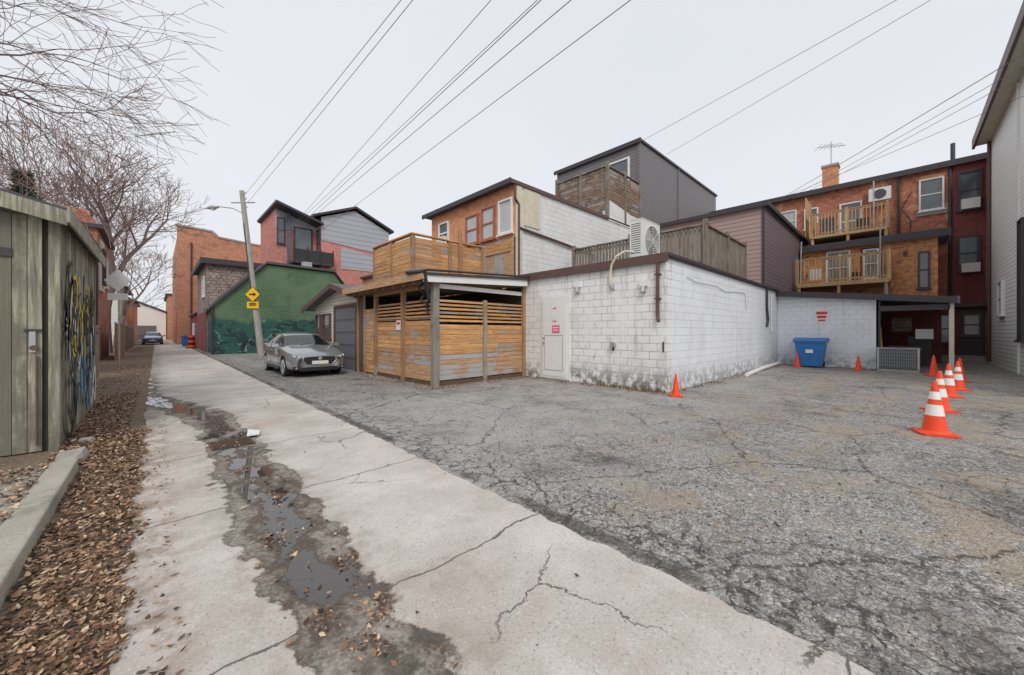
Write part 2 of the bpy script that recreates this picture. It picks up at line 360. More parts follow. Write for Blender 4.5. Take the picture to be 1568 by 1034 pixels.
for y0,y1 in((-6,-3),(-2.99,0.3),(.31,3.2),(3.21,6.15)): b.box(-.797,-.60+U(-.01,.01),y0,y1,-.05,.135,'kerb')
o=b.finish('concrete_kerb'); bv=o.modifiers.new('b','BEVEL'); bv.width=.015; bv.segments=2
b=MB()
def rock(cx,cy,r,h,mat='stone'):
    n=9; vs=[];fs=[]
    for k,(rr,zz) in enumerate(((1,0),(1.02,.5),(.7,1))):
        for i in range(n):
            t=2*math.pi*i/n; q=r*rr*U(.8,1.1); vs.append((cx+q*math.cos(t),cy+q*math.sin(t)*1.4,zz*h*U(.85,1.1)))
    for k in range(2):
        for i in range(n): fs.append((k*n+i,k*n+(i+1)%n,(k+1)*n+(i+1)%n,(k+1)*n+i))
    fs.append(tuple(range(2*n,3*n))); b.add(vs,fs,mat)
for cx,cy,r,h in((-.70,6.6,.15,.13),(-.68,7.6,.09,.07)): rock(cx,cy,r,h)
b.finish('border_stones')

def leaves(name,spec):
    b=MB()
    for (n,x0,x1,y0,y1,z,s0,s1,edge) in spec:
        for i in range(n):
            x=U(x0,x1); y=U(y0,y1); zz=z+U(.002,.03)
            if edge: x=x0+(x1-x0)*(.5+.5*U(-1,1)*(1+.12*math.sin(y*5)+.1*math.sin(y*13)))
            s=U(s0,s1)*(1.5 if R()<.1 else 1); a=U(0,6.28); dx=Vector((math.cos(a),math.sin(a),U(-.4,.4)))*s; dy=Vector((-math.sin(a),math.cos(a),U(-.5,.5)))*s*U(.3,.75)
            c=Vector((x,y,zz)); up=Vector((0,0,U(.0,.5)*s))
            b.add([c-dx+up,c-dy*.8-dx*.2,c-dy+dx*.4,c+dx+up,c+dy*.9+dx*.1],[(0,1,4),(1,2,3,4)],'leaf')
    return b.finish(name)
leaves('leaf_litter',[(8000,-.6,-.13,.5,3.2,.0,.008,.022,1),(7000,-.6,-.1,3.2,8.,.0,.010,.026,1),(3500,-.9,-.3,6.3,13,.0,.012,.03,0),(700,-.85,-.55,6.2,9,.03,.012,.03,0),(600,-1.2,-.78,4.5,6.1,.12,.012,.03,0),(500,-.16,.12,.8,9,.004,.007,.02,0),
  (260,.45,1.0,.8,7.5,.002,.008,.022,0),(60,1.,2.3,1,6,.002,.006,.014,0),(700,8.55,8.97,3.6,9,.0,.01,.03,0),(600,9.1,20,3.55,3.93,0,.01,.03,0),(400,20.0,20.6,0,3.9,0,.015,.03,0),(500,4.9,5.45,8.3,12.5,.0,.012,.03,0),(500,5.4,9,8.3,8.75,0,.012,.03,0),(420,3,9,3,8,0,.008,.022,0),(300,3,12,-2,3,0,.008,.02,0),(400,-1.2,-.2,13,24,0,.02,.04,0)]
  +[(45,cx-.07,cx+.07,cy-.09,cy+.09,.003,.006,.022,0) for cx,cy in((.72,1.75),(.62,2.05),(.9,2.5),(.6,3.1),(.8,3.9),(.66,4.9),(.85,1.95))])
b=MB()
for i in range(420):
    if R()<.6: x,y=U(8.82,8.98),U(4.0,5.8)
    else: x,y=U(9,19),U(3.8,3.95)
    h=U(.03,.16); a=U(0,6.28); w=.008; q=Vector((x,y,0)); t=q+Vector((math.cos(a)*h*.4,math.sin(a)*h*.4,h)); s=Vector((-math.sin(a),math.cos(a),0))*w
    b.add([q-s,q+s,t],[(0,1,2)],'weed' if R()<.5 else 'leaf')
b.finish('weeds')
# loose gravel on the lot, real stones
b=MB()
for i in range(2600):
    y=U(-1.2,4.5); x=2.4+abs(random.gauss(0,1.9)); r=U(.004,.013); z=0
    if x>8: continue
    a=U(0,6); vs=[(x+r*math.cos(a+k*1.257)*U(.7,1.2),y+r*math.sin(a+k*1.257)*U(.7,1.2),0) for k in range(5)]
    tp=[(x+(p[0]-x)*.6,y+(p[1]-y)*.6,r*U(.6,1.1)) for p in vs]
    b.add(vs+tp,[(5,6,7,8,9)]+[(k,(k+1)%5,5+(k+1)%5,5+k) for k in range(5)],'stone' if R()<.7 else 'felt')
b.finish('loose_gravel')
e=empty('drain_grate',(.73,6.2,0)); b=MB(); b.box(.5,.96,5.95,6.45,-.02,.008,'black')
for i in range(9): b.box(.52,.94,5.99+i*.05,6.012+i*.05,.008,.014,'dark_wood')
for t in ((.5,.52),(.94,.96)): b.box(t[0],t[1],5.95,6.45,.008,.015,'dark_wood')
b.finish('grate',e)
b=MB(); b.add([(.92,6.35,.03),(1.06,6.3,.04),(1.12,6.62,.03),(.98,6.68,.055)],[(0,1,2,3)],'paper'); b.finish('paper_litter')

# ---------------------------------------------------------------- white block garage
e=empty('white_block_garage',(9,4,0)); b=MB()
b.box(9,20.7,3.97,9.75,0,3.3,'block'); b.finish('walls',e)
b=MB(); b.box(9.3,20.69,3.966,3.969,.0,3.3,'block_clean'); 
b.finish('side_wall_paint',e)
b=MB(); b.box(8.93,20.72,3.9,9.75,3.302,3.38,'felt'); b.box(8.88,8.929,3.88,8.9,3.2,3.42,'trim_brown'); b.box(8.93,20.72,3.86,3.899,3.34,3.41,'trim_dark'); b.finish('roof',e)
b=MB()
b.box(8.96,8.998,6.90,8.03,0.02,2.64,'trim_white')
b.box(8.93,8.959,6.98,7.95,.05,2.56,'ac_white')
b.box(8.915,8.929,7.02,7.91,.12,2.5,'paper')
b.box(8.908,8.914,7.1,7.83,1.38,1.395,'metal'); b.box(8.908,8.914,7.1,7.83,.3,.315,'metal'); b.box(8.908,8.914,7.1,7.115,.315,1.38,'metal'); b.box(8.908,8.914,7.815,7.83,.315,1.38,'metal')
b.tube((8.91,7.84,1.15),(8.86,7.84,1.15),.035,n=10,mat='metal')
b.tube((8.91,7.86,1.3),(8.89,7.86,1.3),.025,n=8,mat='metal')
b.box(8.90,8.93,6.9,8.03,0,.05,'metal'); b.finish('door',e)
b=MB(); b.box(8.905,8.9135,7.22,7.52,1.46,1.70,'pink'); b.box(8.903,8.905,7.26,7.48,1.53,1.56,'paper'); b.box(8.903,8.905,7.26,7.48,1.61,1.64,'paper')
n=14; 
for i in range(n):
    t0=math.radians(60+240*i/n); t1=math.radians(60+240*(i+1)/n)
    def q(t,rr,off): return (8.909,7.42-rr*math.cos(t)-off,2.02+rr*1.5*math.sin(t))
    b.add([q(t0,.15,0),q(t1,.15,0),q(t1,.13,-.02),q(t0,.13,-.02)],[(0,1,2,3)],'signred')
b.finish('door_posters',e)
b=MB()
for y,z in((6.58,2.85),(4.53,2.7)):
    b.box(8.9,9,y-.09,y+.09,z-.05,z+.12,'trim_white'); b.tube((8.95,y,z-.05),(8.92,y,z-.2),.06,.08,8,'metal')
b.path([(8.93,4.15,3.2),(8.93,4.15,1.9),(8.86,4.1,1.75)],.045,8,'trim_brown')
for z in (2.9,2.3): b.box(8.88,9,4.08,4.22,z,z+.03,'trim_brown')
b.path([(8.9,5.45,2.75),(8.9,5.45,3.1),(8.88,5.4,3.3),(8.86,5.25,3.5),(8.95,5.05,3.62),(9.2,4.95,3.62)],.035,8,'trim_cream')
b.path([(8.95,5.45,2.75),(8.95,5.42,2.65)],.06,8,'metal')
b.tube((9,5.4,1.15),(8.9,5.4,1.15),.07,n=10,mat='metal'); b.tube((8.95,5.4,1.1),(8.95,5.4,.98),.03,n=8,mat='black')
b.box(8.97,8.999,4.02,4.05,1.0,1.25,'trim_dark')
b.finish('wall_fixtures',e)
b=MB()
pts=[(10.2,3.94,2.95),(10.8,3.94,2.88),(12.5,3.94,2.9),(13.4,3.94,2.78),(14.2,3.94,2.86),(15.5,3.94,2.9),(15.6,3.93,2.3)]
b.path(pts,.008,5,'ac_grey'); b.path([(18.6,3.92,3.3),(18.6,3.92,2.5),(18.7,3.9,2.0),(18.6,3.92,1.7)],.05,8,'trim_dark'); b.path([(19.4,3.92,3.1),(19.4,3.92,1.5)],.03,8,'trim_white')
b.finish('side_cables',e)
b=MB(); b.path([(14.2,3.55,.07),(17.2,3.75,.08),(20.2,3.8,.1)],.07,10,'trim_white'); b.finish('drain_pipe')

def ac_unit(name,x0,x1,y0,y1,z0,z1):
    e=empty(name,((x0+x1)/2,(y0+y1)/2,z0)); b=MB()
    b.box(x0,x1,y0,y1,z0+.08,z1,'ac_white'); cx=x0+(x1-x0)*.56; cz=(z0+.08+z1)/2; rr=min(x1-x0,z1-z0-.08)*.40
    n=28
    ring=[(cx+rr*math.cos(2*math.pi*i/n),y0-.004,cz+rr*math.sin(2*math.pi*i/n)) for i in range(n)]
    b.add(ring,[tuple(range(n))],'ac_dark')
    for k in (1.0,.84,.68,.52,.36,.2):
        for i in range(n):
            t0=2*math.pi*i/n;t1=2*math.pi*(i+1)/n
            b.tube((cx+rr*k*math.cos(t0),y0-.02,cz+rr*k*math.sin(t0)),(cx+rr*k*math.cos(t1),y0-.02,cz+rr*k*math.sin(t1)),.010,n=4,mat='ac_white')
    for i in range(8):
        t=2*math.pi*i/8; b.tube((cx,y0-.025,cz),(cx+rr*math.cos(t),y0-.02,cz+rr*math.sin(t)),.008,n=4,mat='ac_white')
    z=z0+.2
    while z<z1-.1: b.box(x0-.004,x0,y0+.04,y1-.04,z,z+.02,'ac_dark'); z+=.06
    b.box(x0-.01,x1+.01,y0-.01,y1+.01,z1+.001,z1+.02,'ac_white')
    for fx in (x0+.1,x1-.18): b.box(fx,fx+.08,y0-.06,y1+.06,z0,z0+.08,'metal')
    b.finish('casing',e)
ac_unit('air_conditioner',9.3,10.35,4.75,5.1,3.40,4.5)

e=empty('roof_deck_fence',(12.3,4.2,3.4)); b=MB()
b.vboards('x',12.26,4.25,9.3,3.5,4.78,.10,.035,.025,'greywood_v',zj=.01); b.vboards('y',4.2,12.3,16.5,3.5,4.78,.10,.035,.025,'greywood_v',zj=.01)
for z in (3.65,4.62): b.box(12.29,12.33,4.25,9.3,z,z+.09,'greywood_h'); b.box(12.3,16.5,4.23,4.27,z,z+.09,'greywood_h')
b.box(12.2,12.34,4.12,9.3,4.8,4.84,'greywood_h'); b.box(12.341,16.5,4.14,4.3,4.8,4.84,'greywood_h')
for x,y in((12.25,4.18),(14.4,4.2),(16.5,4.2),(12.27,6.7),(12.27,9.2)): b.box(x-.06,x+.06,y-.06,y+.06,3.38,4.98,'greywood_v')
b.finish('boards',e)

# ---------------------------------------------------------------- orange brick house with rear deck
e=empty('brick_house',(9.6,9.84,0)); b=MB()
b.box(9.6,21.9,9.84,15.6,0,6.95,'block_house')
b.finish('block_walls',e)
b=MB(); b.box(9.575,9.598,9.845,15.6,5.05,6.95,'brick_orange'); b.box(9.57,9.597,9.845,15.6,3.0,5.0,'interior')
b.vboards('x',9.54,9.9,15.55,3.1,5.02,.17,.008,.03,'cedar_worn'); b.hboards('x',9.5,10.0,11.5,4.5,5.0,.12,.01,.03,'cedar')
b.finish('rear_wall',e)
b=MB(); b.box(9.3,21.9,9.80,15.9,6.955,7.03,'felt'); b.box(9.24,9.299,9.76,15.95,6.9,7.08,'trim_dark'); b.box(9.3,15.8,9.76,9.799,6.92,7.06,'trim_brown')
b.prism([(15.8,6.9),(22,6.9),(22,7.55),(18,7.6),(15.8,7.9)],'y',9.80,9.838,'block_house')
b.box(15.8,21.9,9.842,10.1,6.9,7.5,'block_house')
b.finish('roof',e)
b=MB()
b.window('x',9.575,-1,9.95,10.72,5.2,6.5,'trim_white','curtain',split=False)
b.window('x',9.575,-1,10.95,11.75,5.15,6.45,'frame_brown','curtain',.06,True); b.window('x',9.57,-1,11.98,12.8,5.15,6.35,'frame_brown','curtain',.06,True)
b.window('x',9.575,-1,14.1,14.9,5.5,6.5,'trim_white','glass'); b.box(9.3,9.55,14.2,14.8,5.45,5.8,'ac_white')
b.finish('windows',e)
b=MB()
b.path([(9.5,9.78,6.85),(9.5,9.78,6.4),(9.7,9.78,6.2),(9.7,9.78,3.4)],.045,8,'trim_brown')
b.path([(9.75,9.78,5.35),(12,9.76,5.2),(14.6,9.76,5.0),(14.6,9.76,4.4)],.05,8,'trim_brown')
b.box(9.62,9.9,9.79,9.838,3.3,6.9,'trim_cream'); b.box(10.0,10.9,9.80,9.838,5.5,6.9,'trim_cream')
b.finish('downpipe',e)
b=MB(); b.box(19,31,9.83,15.6,7.0,11.85,'sid_grey'); b.finish('upper_storey',e)
b=MB(); b.prism([(9.74,11.85),(15.7,11.85),(15.7,11.93),(9.74,11.97)],'x',18.9,31.1,'trim_dark'); 
b.box(18.84,18.899,9.70,15.75,11.74,11.97,'trim_dark'); b.tube((24,9.8,11.85),(24,9.8,7.5),.05,n=8,mat='sid_grey')
b.box(18.95,19.0,9.80,9.95,7.5,11.75,'sid_grey')
b.window('x',18.99,-1,10.4,12.2,8.1,11.2,'trim_white','glass',.1,False); b.window('x',18.99,-1,12.8,14.2,9,11.2,'trim_white','glass')
b.finish('upper_roof',e)
b=MB()
b.hboards('x',15.8,9.86,13.0,7.25,9.5,.14,.02,.03,'greywood_h'); b.hboards('y',9.82,15.84,19,7.65,9.5,.14,.02,.03,'greywood_h')
for x,y in((15.8,9.86),(17.4,9.86),(18.95,9.86),(15.8,11.4),(15.8,13)): b.box(x-.07,x+.07,y-.09,y+.05,7.0,9.75,'greywood_v')
b.box(15.74,15.88,9.8,13.05,9.52,9.57,'greywood_h'); b.box(15.881,19,9.78,9.92,9.52,9.57,'greywood_h')
b.finish('upper_deck_screen',e)

# ---------------------------------------------------------------- wooden carport + deck above
e=empty('wooden_carport',(5.5,8.8,0)); b=MB()
b.hboards('x',5.5,8.9,12.45,.12,.85,.135,.006,.03,'cedar_worn'); b.hboards('x',5.5,8.9,12.45,.83,1.85,.135,.006,.03,'cedar'); b.hboards('x',5.5,8.9,12.45,1.9,2.45,.06,.05,.025,'cedar')
b.hboards('y',8.8,5.6,8.95,.15,.86,.135,.006,.03,'cedar_worn'); b.hboards('y',8.8,5.6,8.95,.86,1.72,.135,.006,.03,'cedar'); b.hboards('y',8.8,5.6,8.95,1.78,2.4,.06,.05,.025,'cedar')
b.box(5.6,8.95,8.78,8.82,.0,.12,'dark_wood'); b.box(5.48,5.53,8.9,12.45,.0,.1,'dark_wood')
for y in (8.82,10.55,12.5): b.box(5.42,5.54,y-.07,y+.07,0,3.0,'cedar_post')
for x in (7.25,8.93): b.box(x-.06,x+.06,8.74,8.83,0,2.45 if x<8 else 3.0,'cedar_post')
b.box(5.40,5.58,8.70,8.86,0,3.02,'greywood_v')
b.box(5.53,5.56,8.9,12.45,1.85,1.9,'cedar_post')
b.finish('fence_panels',e)
b=MB()
# lean-to roof: slightly sloped towards the lane with an overhang
b.prism([(5.0,2.98),(8.98,3.2),(8.98,3.26),(5.0,3.04)],'y',8.5,14.25,'felt')
b.prism([(5.05,2.90),(8.95,3.12),(8.95,3.19),(5.05,2.97)],'y',8.66,14.2,'dark_wood')
b.prism([(5.02,2.80),(8.88,3.0),(8.88,3.19),(5.02,2.97)],'y',8.55,8.598,'trim_white'); b.box(4.96,4.999,8.5,14.25,2.86,3.06,'cedar_worn')
y=9.2
while y<14: b.prism([(5.05,2.78),(8.9,3.0),(8.9,3.115),(5.05,2.895)],'y',y,y+.045,'cedar_post'); y+=.6
b.box(5.45,5.52,8.9,12.45,2.7,2.82,'cedar_post'); b.box(5.6,8.9,8.8,8.86,2.70,2.82,'trim_white')
b.finish('roof',e)
b=MB()
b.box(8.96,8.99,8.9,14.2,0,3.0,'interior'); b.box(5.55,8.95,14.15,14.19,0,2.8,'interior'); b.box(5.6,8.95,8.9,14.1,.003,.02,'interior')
b.box(7.6,8.9,12.6,14.0,.02,1.2,'dark_wood'); b.tube((7.2,11.,.4),(7.2,11.,2.1),.2,.16,10,'greyblue')
b.box(8.5,8.9,9.4,11.2,2.0,2.06,'pine'); b.box(8.5,8.9,9.6,10.2,2.07,2.5,'greywood_h'); b.box(8.5,8.9,10.4,10.8,2.07,2.4,'cone_white')
b.finish('interior',e)
b=MB()
b.hboards('x',5.5,12.62,13.45,.05,2.4,.135,.006,.03,'cedar'); b.box(5.46,5.5,12.55,12.62,0,2.85,'cedar_post'); b.box(5.46,5.5,13.45,13.55,0,2.85,'cedar_post'); b.box(5.46,5.5,14.05,14.19,0,2.85,'cedar_post')
b.box(5.5,5.53,13.55,14.05,.0,2.8,'dark_wood'); b.box(5.47,5.499,10.72,11.0,1.55,1.85,'paper'); b.box(5.46,5.469,10.76,10.95,1.72,1.8,'signred')
b.finish('gate',e)
pts=[]
for i in range(60):
    t=i/59; pts.append((5.12+.06*math.cos(t*22)+.2*t-.05*math.sin(3.14*t),8.75+.2*math.sin(3.1*t)+.05*math.sin(t*22),3.12-1.1*t))
b=MB(); b.path(pts,.035,6,'blackpipe'); b.path([(4.92,9.3,3.12),(5.1,8.46,3.10),(7.,8.46,3.2),(8.9,8.48,3.3)],.03,8,'blackpipe'); b.path([(4.92,9.3,3.1),(5.0,8.5,3.05),(5.2,8.6,2.3)],.05,8,'blackpipe'); b.finish('corrugated_pipe',e)
e2=empty('roof_deck',(5.8,10.6,3.25)); b=MB()
b.hboards('x',5.8,10.66,13.4,3.3,4.5,.12,.012,.025,'cedar'); b.hboards('y',10.6,5.86,8.6,3.3,4.5,.12,.012,.025,'cedar'); b.hboards('y',13.4,5.86,9.5,3.3,4.5,.12,.012,.025,'cedar')
for x,y in((5.83,10.62),(5.83,12.0),(5.83,13.4),(7.2,10.62),(8.62,10.62)): b.box(x-.06,x+.06,y-.06,y+.06,3.05,4.55,'cedar_post')
b.box(5.74,5.92,10.54,13.46,4.56,4.6,'cedar'); b.box(5.921,8.7,10.54,10.7,4.56,4.6,'cedar')
b.box(7.55,7.66,10.5,10.6,3.25,5.0,'cedar_post')
b.box(5.75,9.5,10.55,13.4,3.272,3.3,'dark_wood')
b.finish('boards',e2)

# ---------------------------------------------------------------- small garage with grey door
e=empty('small_garage',(5.5,16.8,0)); b=MB()
b.box(5.53,9.5,14.25,19.5,0,2.7,'sid_cream'); b.prism([(14.25,2.7),(19.5,2.7),(16.0,3.3)],'x',5.53,9.5,'sid_cream'); b.finish('walls',e)
b=MB(); 
for s0,s1,z0,z1 in((14.27,16.0,2.96,3.36),(16.0,20.2,3.36,2.5)):
    b.prism([(s0,z0),(s1,z1),(s1,z1+.1),(s0,z0+.1)],'x',5.15,9.7,'shingle'); b.prism([(s0,z0-.10),(s1,z1-.10),(s1,z1+.1),(s0,z0+.1)],'x',5.08,5.148,'trim_brown')
b.finish('roof',e)
b=MB(); b.box(5.5,5.528,14.35,16.6,0,2.5,'garage_door'); b.box(5.46,5.527,14.25,14.349,0,2.6,'trim_brown'); b.box(5.46,5.527,16.6,16.72,0,2.6,'trim_brown'); b.box(5.46,5.527,14.35,16.6,2.5,2.6,'trim_brown')
b.window('x',5.53,-1,17.2,18.2,1.2,2.3,'trim_brown','glass'); b.window('x',5.53,-1,18.5,19.2,.2,2.3,'trim_brown','glass'); b.finish('doors',e)

# ---------------------------------------------------------------- mauve house
e=empty('mauve_siding_house',(19.1,4.1,0)); b=MB(); b.box(19.1,29.9,4.12,9.8,3.0,7.0,'sid_plum'); b.box(19.07,19.098,4.13,9.8,3.2,7.0,'sid_mauve'); b.finish('walls',e)
b=MB(); b.box(18.95,29.9,3.98,9.8,7.002,7.07,'felt'); b.box(18.89,18.949,3.94,9.8,6.92,7.1,'trim_dark'); b.box(18.95,29.9,3.94,3.979,6.94,7.1,'trim_dark')
b.box(19.03,19.07,4.1,4.2,3.2,6.9,'trim_dark'); b.finish('roof',e)

# ---------------------------------------------------------------- low shed + open lean-to
e=empty('white_shed',(20.7,2.3,0)); b=MB()
b.prism([(3.96,0),(.7,0),(.7,2.85),(3.96,3.2)],'x',20.72,26.9,'block_clean'); b.finish('walls',e)
b=MB(); b.prism([(4.1,3.23),(-1.35,2.62),(-1.35,2.72),(4.1,3.33)],'x',20.45,26.9,'felt'); b.prism([(4.1,3.12),(-1.35,2.51),(-1.35,2.75),(4.1,3.36)],'x',20.38,20.448,'trim_dark')
b.box(20.38,26.9,-1.42,-1.352,2.5,2.76,'greyblue'); b.finish('roof',e)
b=MB()
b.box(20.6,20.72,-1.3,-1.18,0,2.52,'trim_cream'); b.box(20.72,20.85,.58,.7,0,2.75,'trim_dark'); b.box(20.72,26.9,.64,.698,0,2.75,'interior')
b.box(26.7,26.88,-1.3,.7,0,2.7,'brick_dark'); b.box(20.6,20.66,-1.2,.6,2.3,2.5,'trim_dark')
b.box(23.2,24.3,-.6,.4,0,.9,'dark_wood'); b.box(24.5,25.6,-.9,-.2,0,1.3,'ac_dark'); b.box(22.2,22.7,.1,.5,0,.6,'greyblue')
for i in range(3): b.tube((21.1+.3*i,.5,0),(21.0+.3*i,.6,1.5+.1*i),.02,n=6,mat='pine')
b.tube((22.6,-.3,.55),(22.9,-.3,.55),.28,n=14,mat='rubber'); b.box(22.9,23.1,-.9,-.4,1.2,1.6,'metal'); b.box(23.5,24,-.3,.3,1.5,2.1,'greywood_h')
b.finish('lean_to',e)
b=MB(); b.box(20.69,20.715,2.15,2.6,1.9,2.4,'paper'); b.box(20.68,20.69,2.19,2.56,2.24,2.36,'signred'); b.box(20.68,20.69,2.22,2.53,2.08,2.19,'signred'); b.box(20.68,20.69,2.25,2.5,1.95,2.02,'signred'); b.finish('parking_notice',e)

e=empty('air_conditioner',(20.1,.2,0)); b=MB()
b.box(19.87,20.35,-.43,.63,.1,.85,'ac_dark'); 
y=-.41
while y<.6: b.box(19.835,19.868,y,y+.016,.14,.84,'ac_grey'); y+=.045
for yy in (-.45,.6): b.box(19.83,19.87,yy,yy+.05,.1,.85,'metal')
z=.25
while z<.8: b.box(19.828,19.834,-.44,.64,z,z+.012,'ac_grey'); z+=.12
x=19.9
while x<20.3: b.box(x,x+.02,-.46,-.432,.14,.84,'ac_grey'); x+=.045
b.box(19.83,20.37,-.47,.67,.851,.9,'ac_grey'); b.box(19.85,20.35,-.45,.65,0,.1,'stone'); b.tube((20.1,.1,.9),(20.1,.1,.93),.2,n=16,mat='ac_dark'); b.finish('casing',e)

# ---------------------------------------------------------------- brick row
e=empty('brick_row_building',(30,0,0)); b=MB()
b.box(30,42,-9,14,0,10.2,'brick_red'); b.box(29.97,29.998,-2.9,-1.7,0,10.2,'brick_dark'); b.finish('walls',e)
b=MB(); b.box(29.75,42,-9,14.2,10.202,10.33,'felt'); b.box(29.68,29.749,-3.2,14.2,10.08,10.38,'trim_dark'); 
b.path([(29.9,-1.75,10.1),(29.9,-1.75,0)],.07,8,'trim_dark'); b.path([(29.9,0.1,10.1),(29.9,.1,6.4)],.06,8,'trim_dark')
b.path([(29.92,-.4,9.2),(29.92,.0,8.3),(29.92,-.35,7.6),(29.92,-.3,6.4)],.02,5,'black')
b.finish('roof',e)
b=MB(); b.window('x',30,-1,-1.55,-.65,8.0,9.7,'trim_white'); b.window('x',29.97,-1,-2.8,-2.0,7.7,9.7,'trim_dark')
b.box(29.95,29.998,-1.65,-.55,9.7,9.9,'brick_orange'); b.box(29.92,29.998,-1.65,-.55,7.75,7.92,'stone')
b.box(29.5,29.9,-2.7,-2.1,7.7,8.2,'ac_white'); b.window('x',29.97,-1,-2.75,-2.0,4.6,6.4,'trim_dark'); b.box(29.5,29.9,-2.7,-2.1,4.5,4.95,'ac_white')
b.box(29.9,29.97,-2.85,-2.05,.3,2.6,'trim_dark'); b.window('x',29.9,-1,-2.75,-2.15,1.3,2.4,'trim_brown','curtain'); b.box(29.85,29.97,-1.95,-1.3,.1,2.5,'brick_dark'); b.window('x',29.85,-1,-1.85,-1.35,.9,2.4,'trim_dark','glass')
b.window('x',30,-1,1.6,2.6,7.0,9.2,'trim_white'); b.window('x',30,-1,3.6,4.3,8,9.3,'trim_white'); b.window('x',30,-1,4.7,5.6,8.0,9.4,'trim_white','curtain')
b.window('x',30,-1,7.1,7.9,8.0,9.5,'trim_white')
b.box(29.4,29.96,-2.9,-1.3,2.75,2.9,'trim_dark')
for i in range(5): b.box(28.9+.2*i,29.1+.2*i,-2.85,-1.3,0,.05+.06*i,'stone')
b.finish('windows',e)
b=MB(); b.box(27.02,29.97,-1.2,3.95,0,6.1,'brick_patch'); b.box(26.7,29.97,-1.6,3.95,6.102,6.35,'greyblue'); b.box(26.66,26.699,-1.6,3.95,6.0,6.36,'trim_dark')
b.window('x',27.02,-1,1.9,2.9,4.1,5.9,'trim_white'); b.box(26.95,27.02,.7,1.5,4.1,5.9,'brick_dark'); b.window('x',26.95,-1,.8,1.4,4.3,5.8,'trim_white')
b.window('x',27.02,-1,-.95,-.55,3.6,5.4,'trim_dark'); b.box(26.75,27.0,3.1,3.6,4.4,5.0,'ac_white'); b.box(26.85,27.01,-.2,-.05,5.3,5.5,'trim_dark')
b.finish('rear_extension',e)
b=MB(); b.rail('x',27.0,.5,3.6,6.9,8.15,'pine'); b.box(26.9,29.97,.5,3.6,6.75,6.9,'pine'); b.rail('y',.5,27.05,29.9,6.9,8.15,'pine'); b.rail('y',3.6,27.05,29.9,6.9,8.15,'pine')
b.vboards('y',3.8,27.,29.,6.9,9.2,.14,.01,.03,'pine'); 
for y in (.55,2,3.5): b.box(26.95,27.07,y-.06,y+.06,6.35,6.75,'pine')
b.tube((26.9,1.0,6.9),(26.9,1.0,9.3),.03,n=8,mat='metal')
b.box(29.4,29.9,.4,1.3,8.9,9.6,'ac_white'); b.tube((29.39,.85,9.25),(29.38,.85,9.25),.27,n=18,mat='ac_dark')
b.box(27.4,27.9,1.2,1.7,6.9,7.6,'ac_dark'); b.box(27.3,27.8,2.6,3.2,6.9,7.9,'greyblue')
b.finish('upper_balcony',e)
b=MB(); b.rail('x',25.0,.4,3.9,4.05,5.35,'pine'); b.box(24.9,27.0,.4,3.9,3.85,4.05,'pine'); b.rail('y',.4,25.05,26.9,4.05,5.35,'pine'); 
for y in (.5,2.2,3.8): b.box(24.96,25.08,y-.06,y+.06,2.9,3.85,'pine')
b.tube((24.95,3.75,4.0),(24.9,3.7,6.3),.035,n=8,mat='metal'); b.tube((24.95,.7,4.0),(24.9,.7,6.6),.03,n=8,mat='metal')
b.tube((25.6,1.6,4.1),(25.6,1.6,4.5),.18,.2,10,'trim_brown')
b.finish('lower_balcony',e)
b=MB(); b.box(30.7,31.5,2.75,3.5,10.35,11.9,'brick_orange'); b.box(30.65,31.55,2.7,3.55,11.9,12.05,'stone'); b.tube((30.9,-1.9,10.3),(30.9,-1.9,11.6),.09,n=8,mat='trim_dark'); b.finish('chimney',e)
e=empty('tv_antenna',(31.1,3.1,12)); b=MB(); b.tube((31.1,3.1,12),(31.1,3.1,13.6),.03,n=6,mat='metal'); b.tube((31.5,2.5,13.3),(30.7,3.7,13.3),.018,n=6,mat='metal')
for i in range(7):
    t=i/6; c=Vector((31.5-.8*t,2.5+1.2*t,13.3)); w=.2+.3*t; b.tube(c+Vector((-.8,-.5,0))*w,c+Vector((.8,.5,0))*w,.012,n=5,mat='metal')
b.tube((31.6,2.6,13.5),(30.5,3.4,13.25),.012,n=5,mat='metal')
b.finish('elements',e)

# ---------------------------------------------------------------- white siding house on the right
e=empty('white_siding_house',(22,-6,0)); b=MB(); b.box(14,28.4,-10,-2.9,0,10.5,'sid_white'); b.box(28.4,30,-9.5,-3.0,0,10.1,'brick_dark'); b.finish('walls',e)
b=MB(); b.box(13.5,28.7,-10.3,-2.45,10.502,10.62,'trim_dark'); b.box(13.5,28.7,-2.448,-2.36,10.35,10.8,'trim_brown'); b.box(28.3,28.45,-3,-2.85,0,10.5,'trim_cream')
b.path([(28.2,-2.83,10.4),(28.2,-2.83,.1)],.06,8,'trim_brown'); b.box(13.6,28.6,-2.9,-2.46,10.44,10.5,'trim_cream'); b.finish('roof',e)
b=MB(); b.window('y',-2.9,1,21.3,22.0,1.2,5.4,'trim_dark'); b.window('y',-2.9,1,25.,26.,2.2,3.6,'trim_white'); b.box(22.2,22.35,-2.9,-2.85,0,10.4,'trim_white'); b.finish('windows',e)

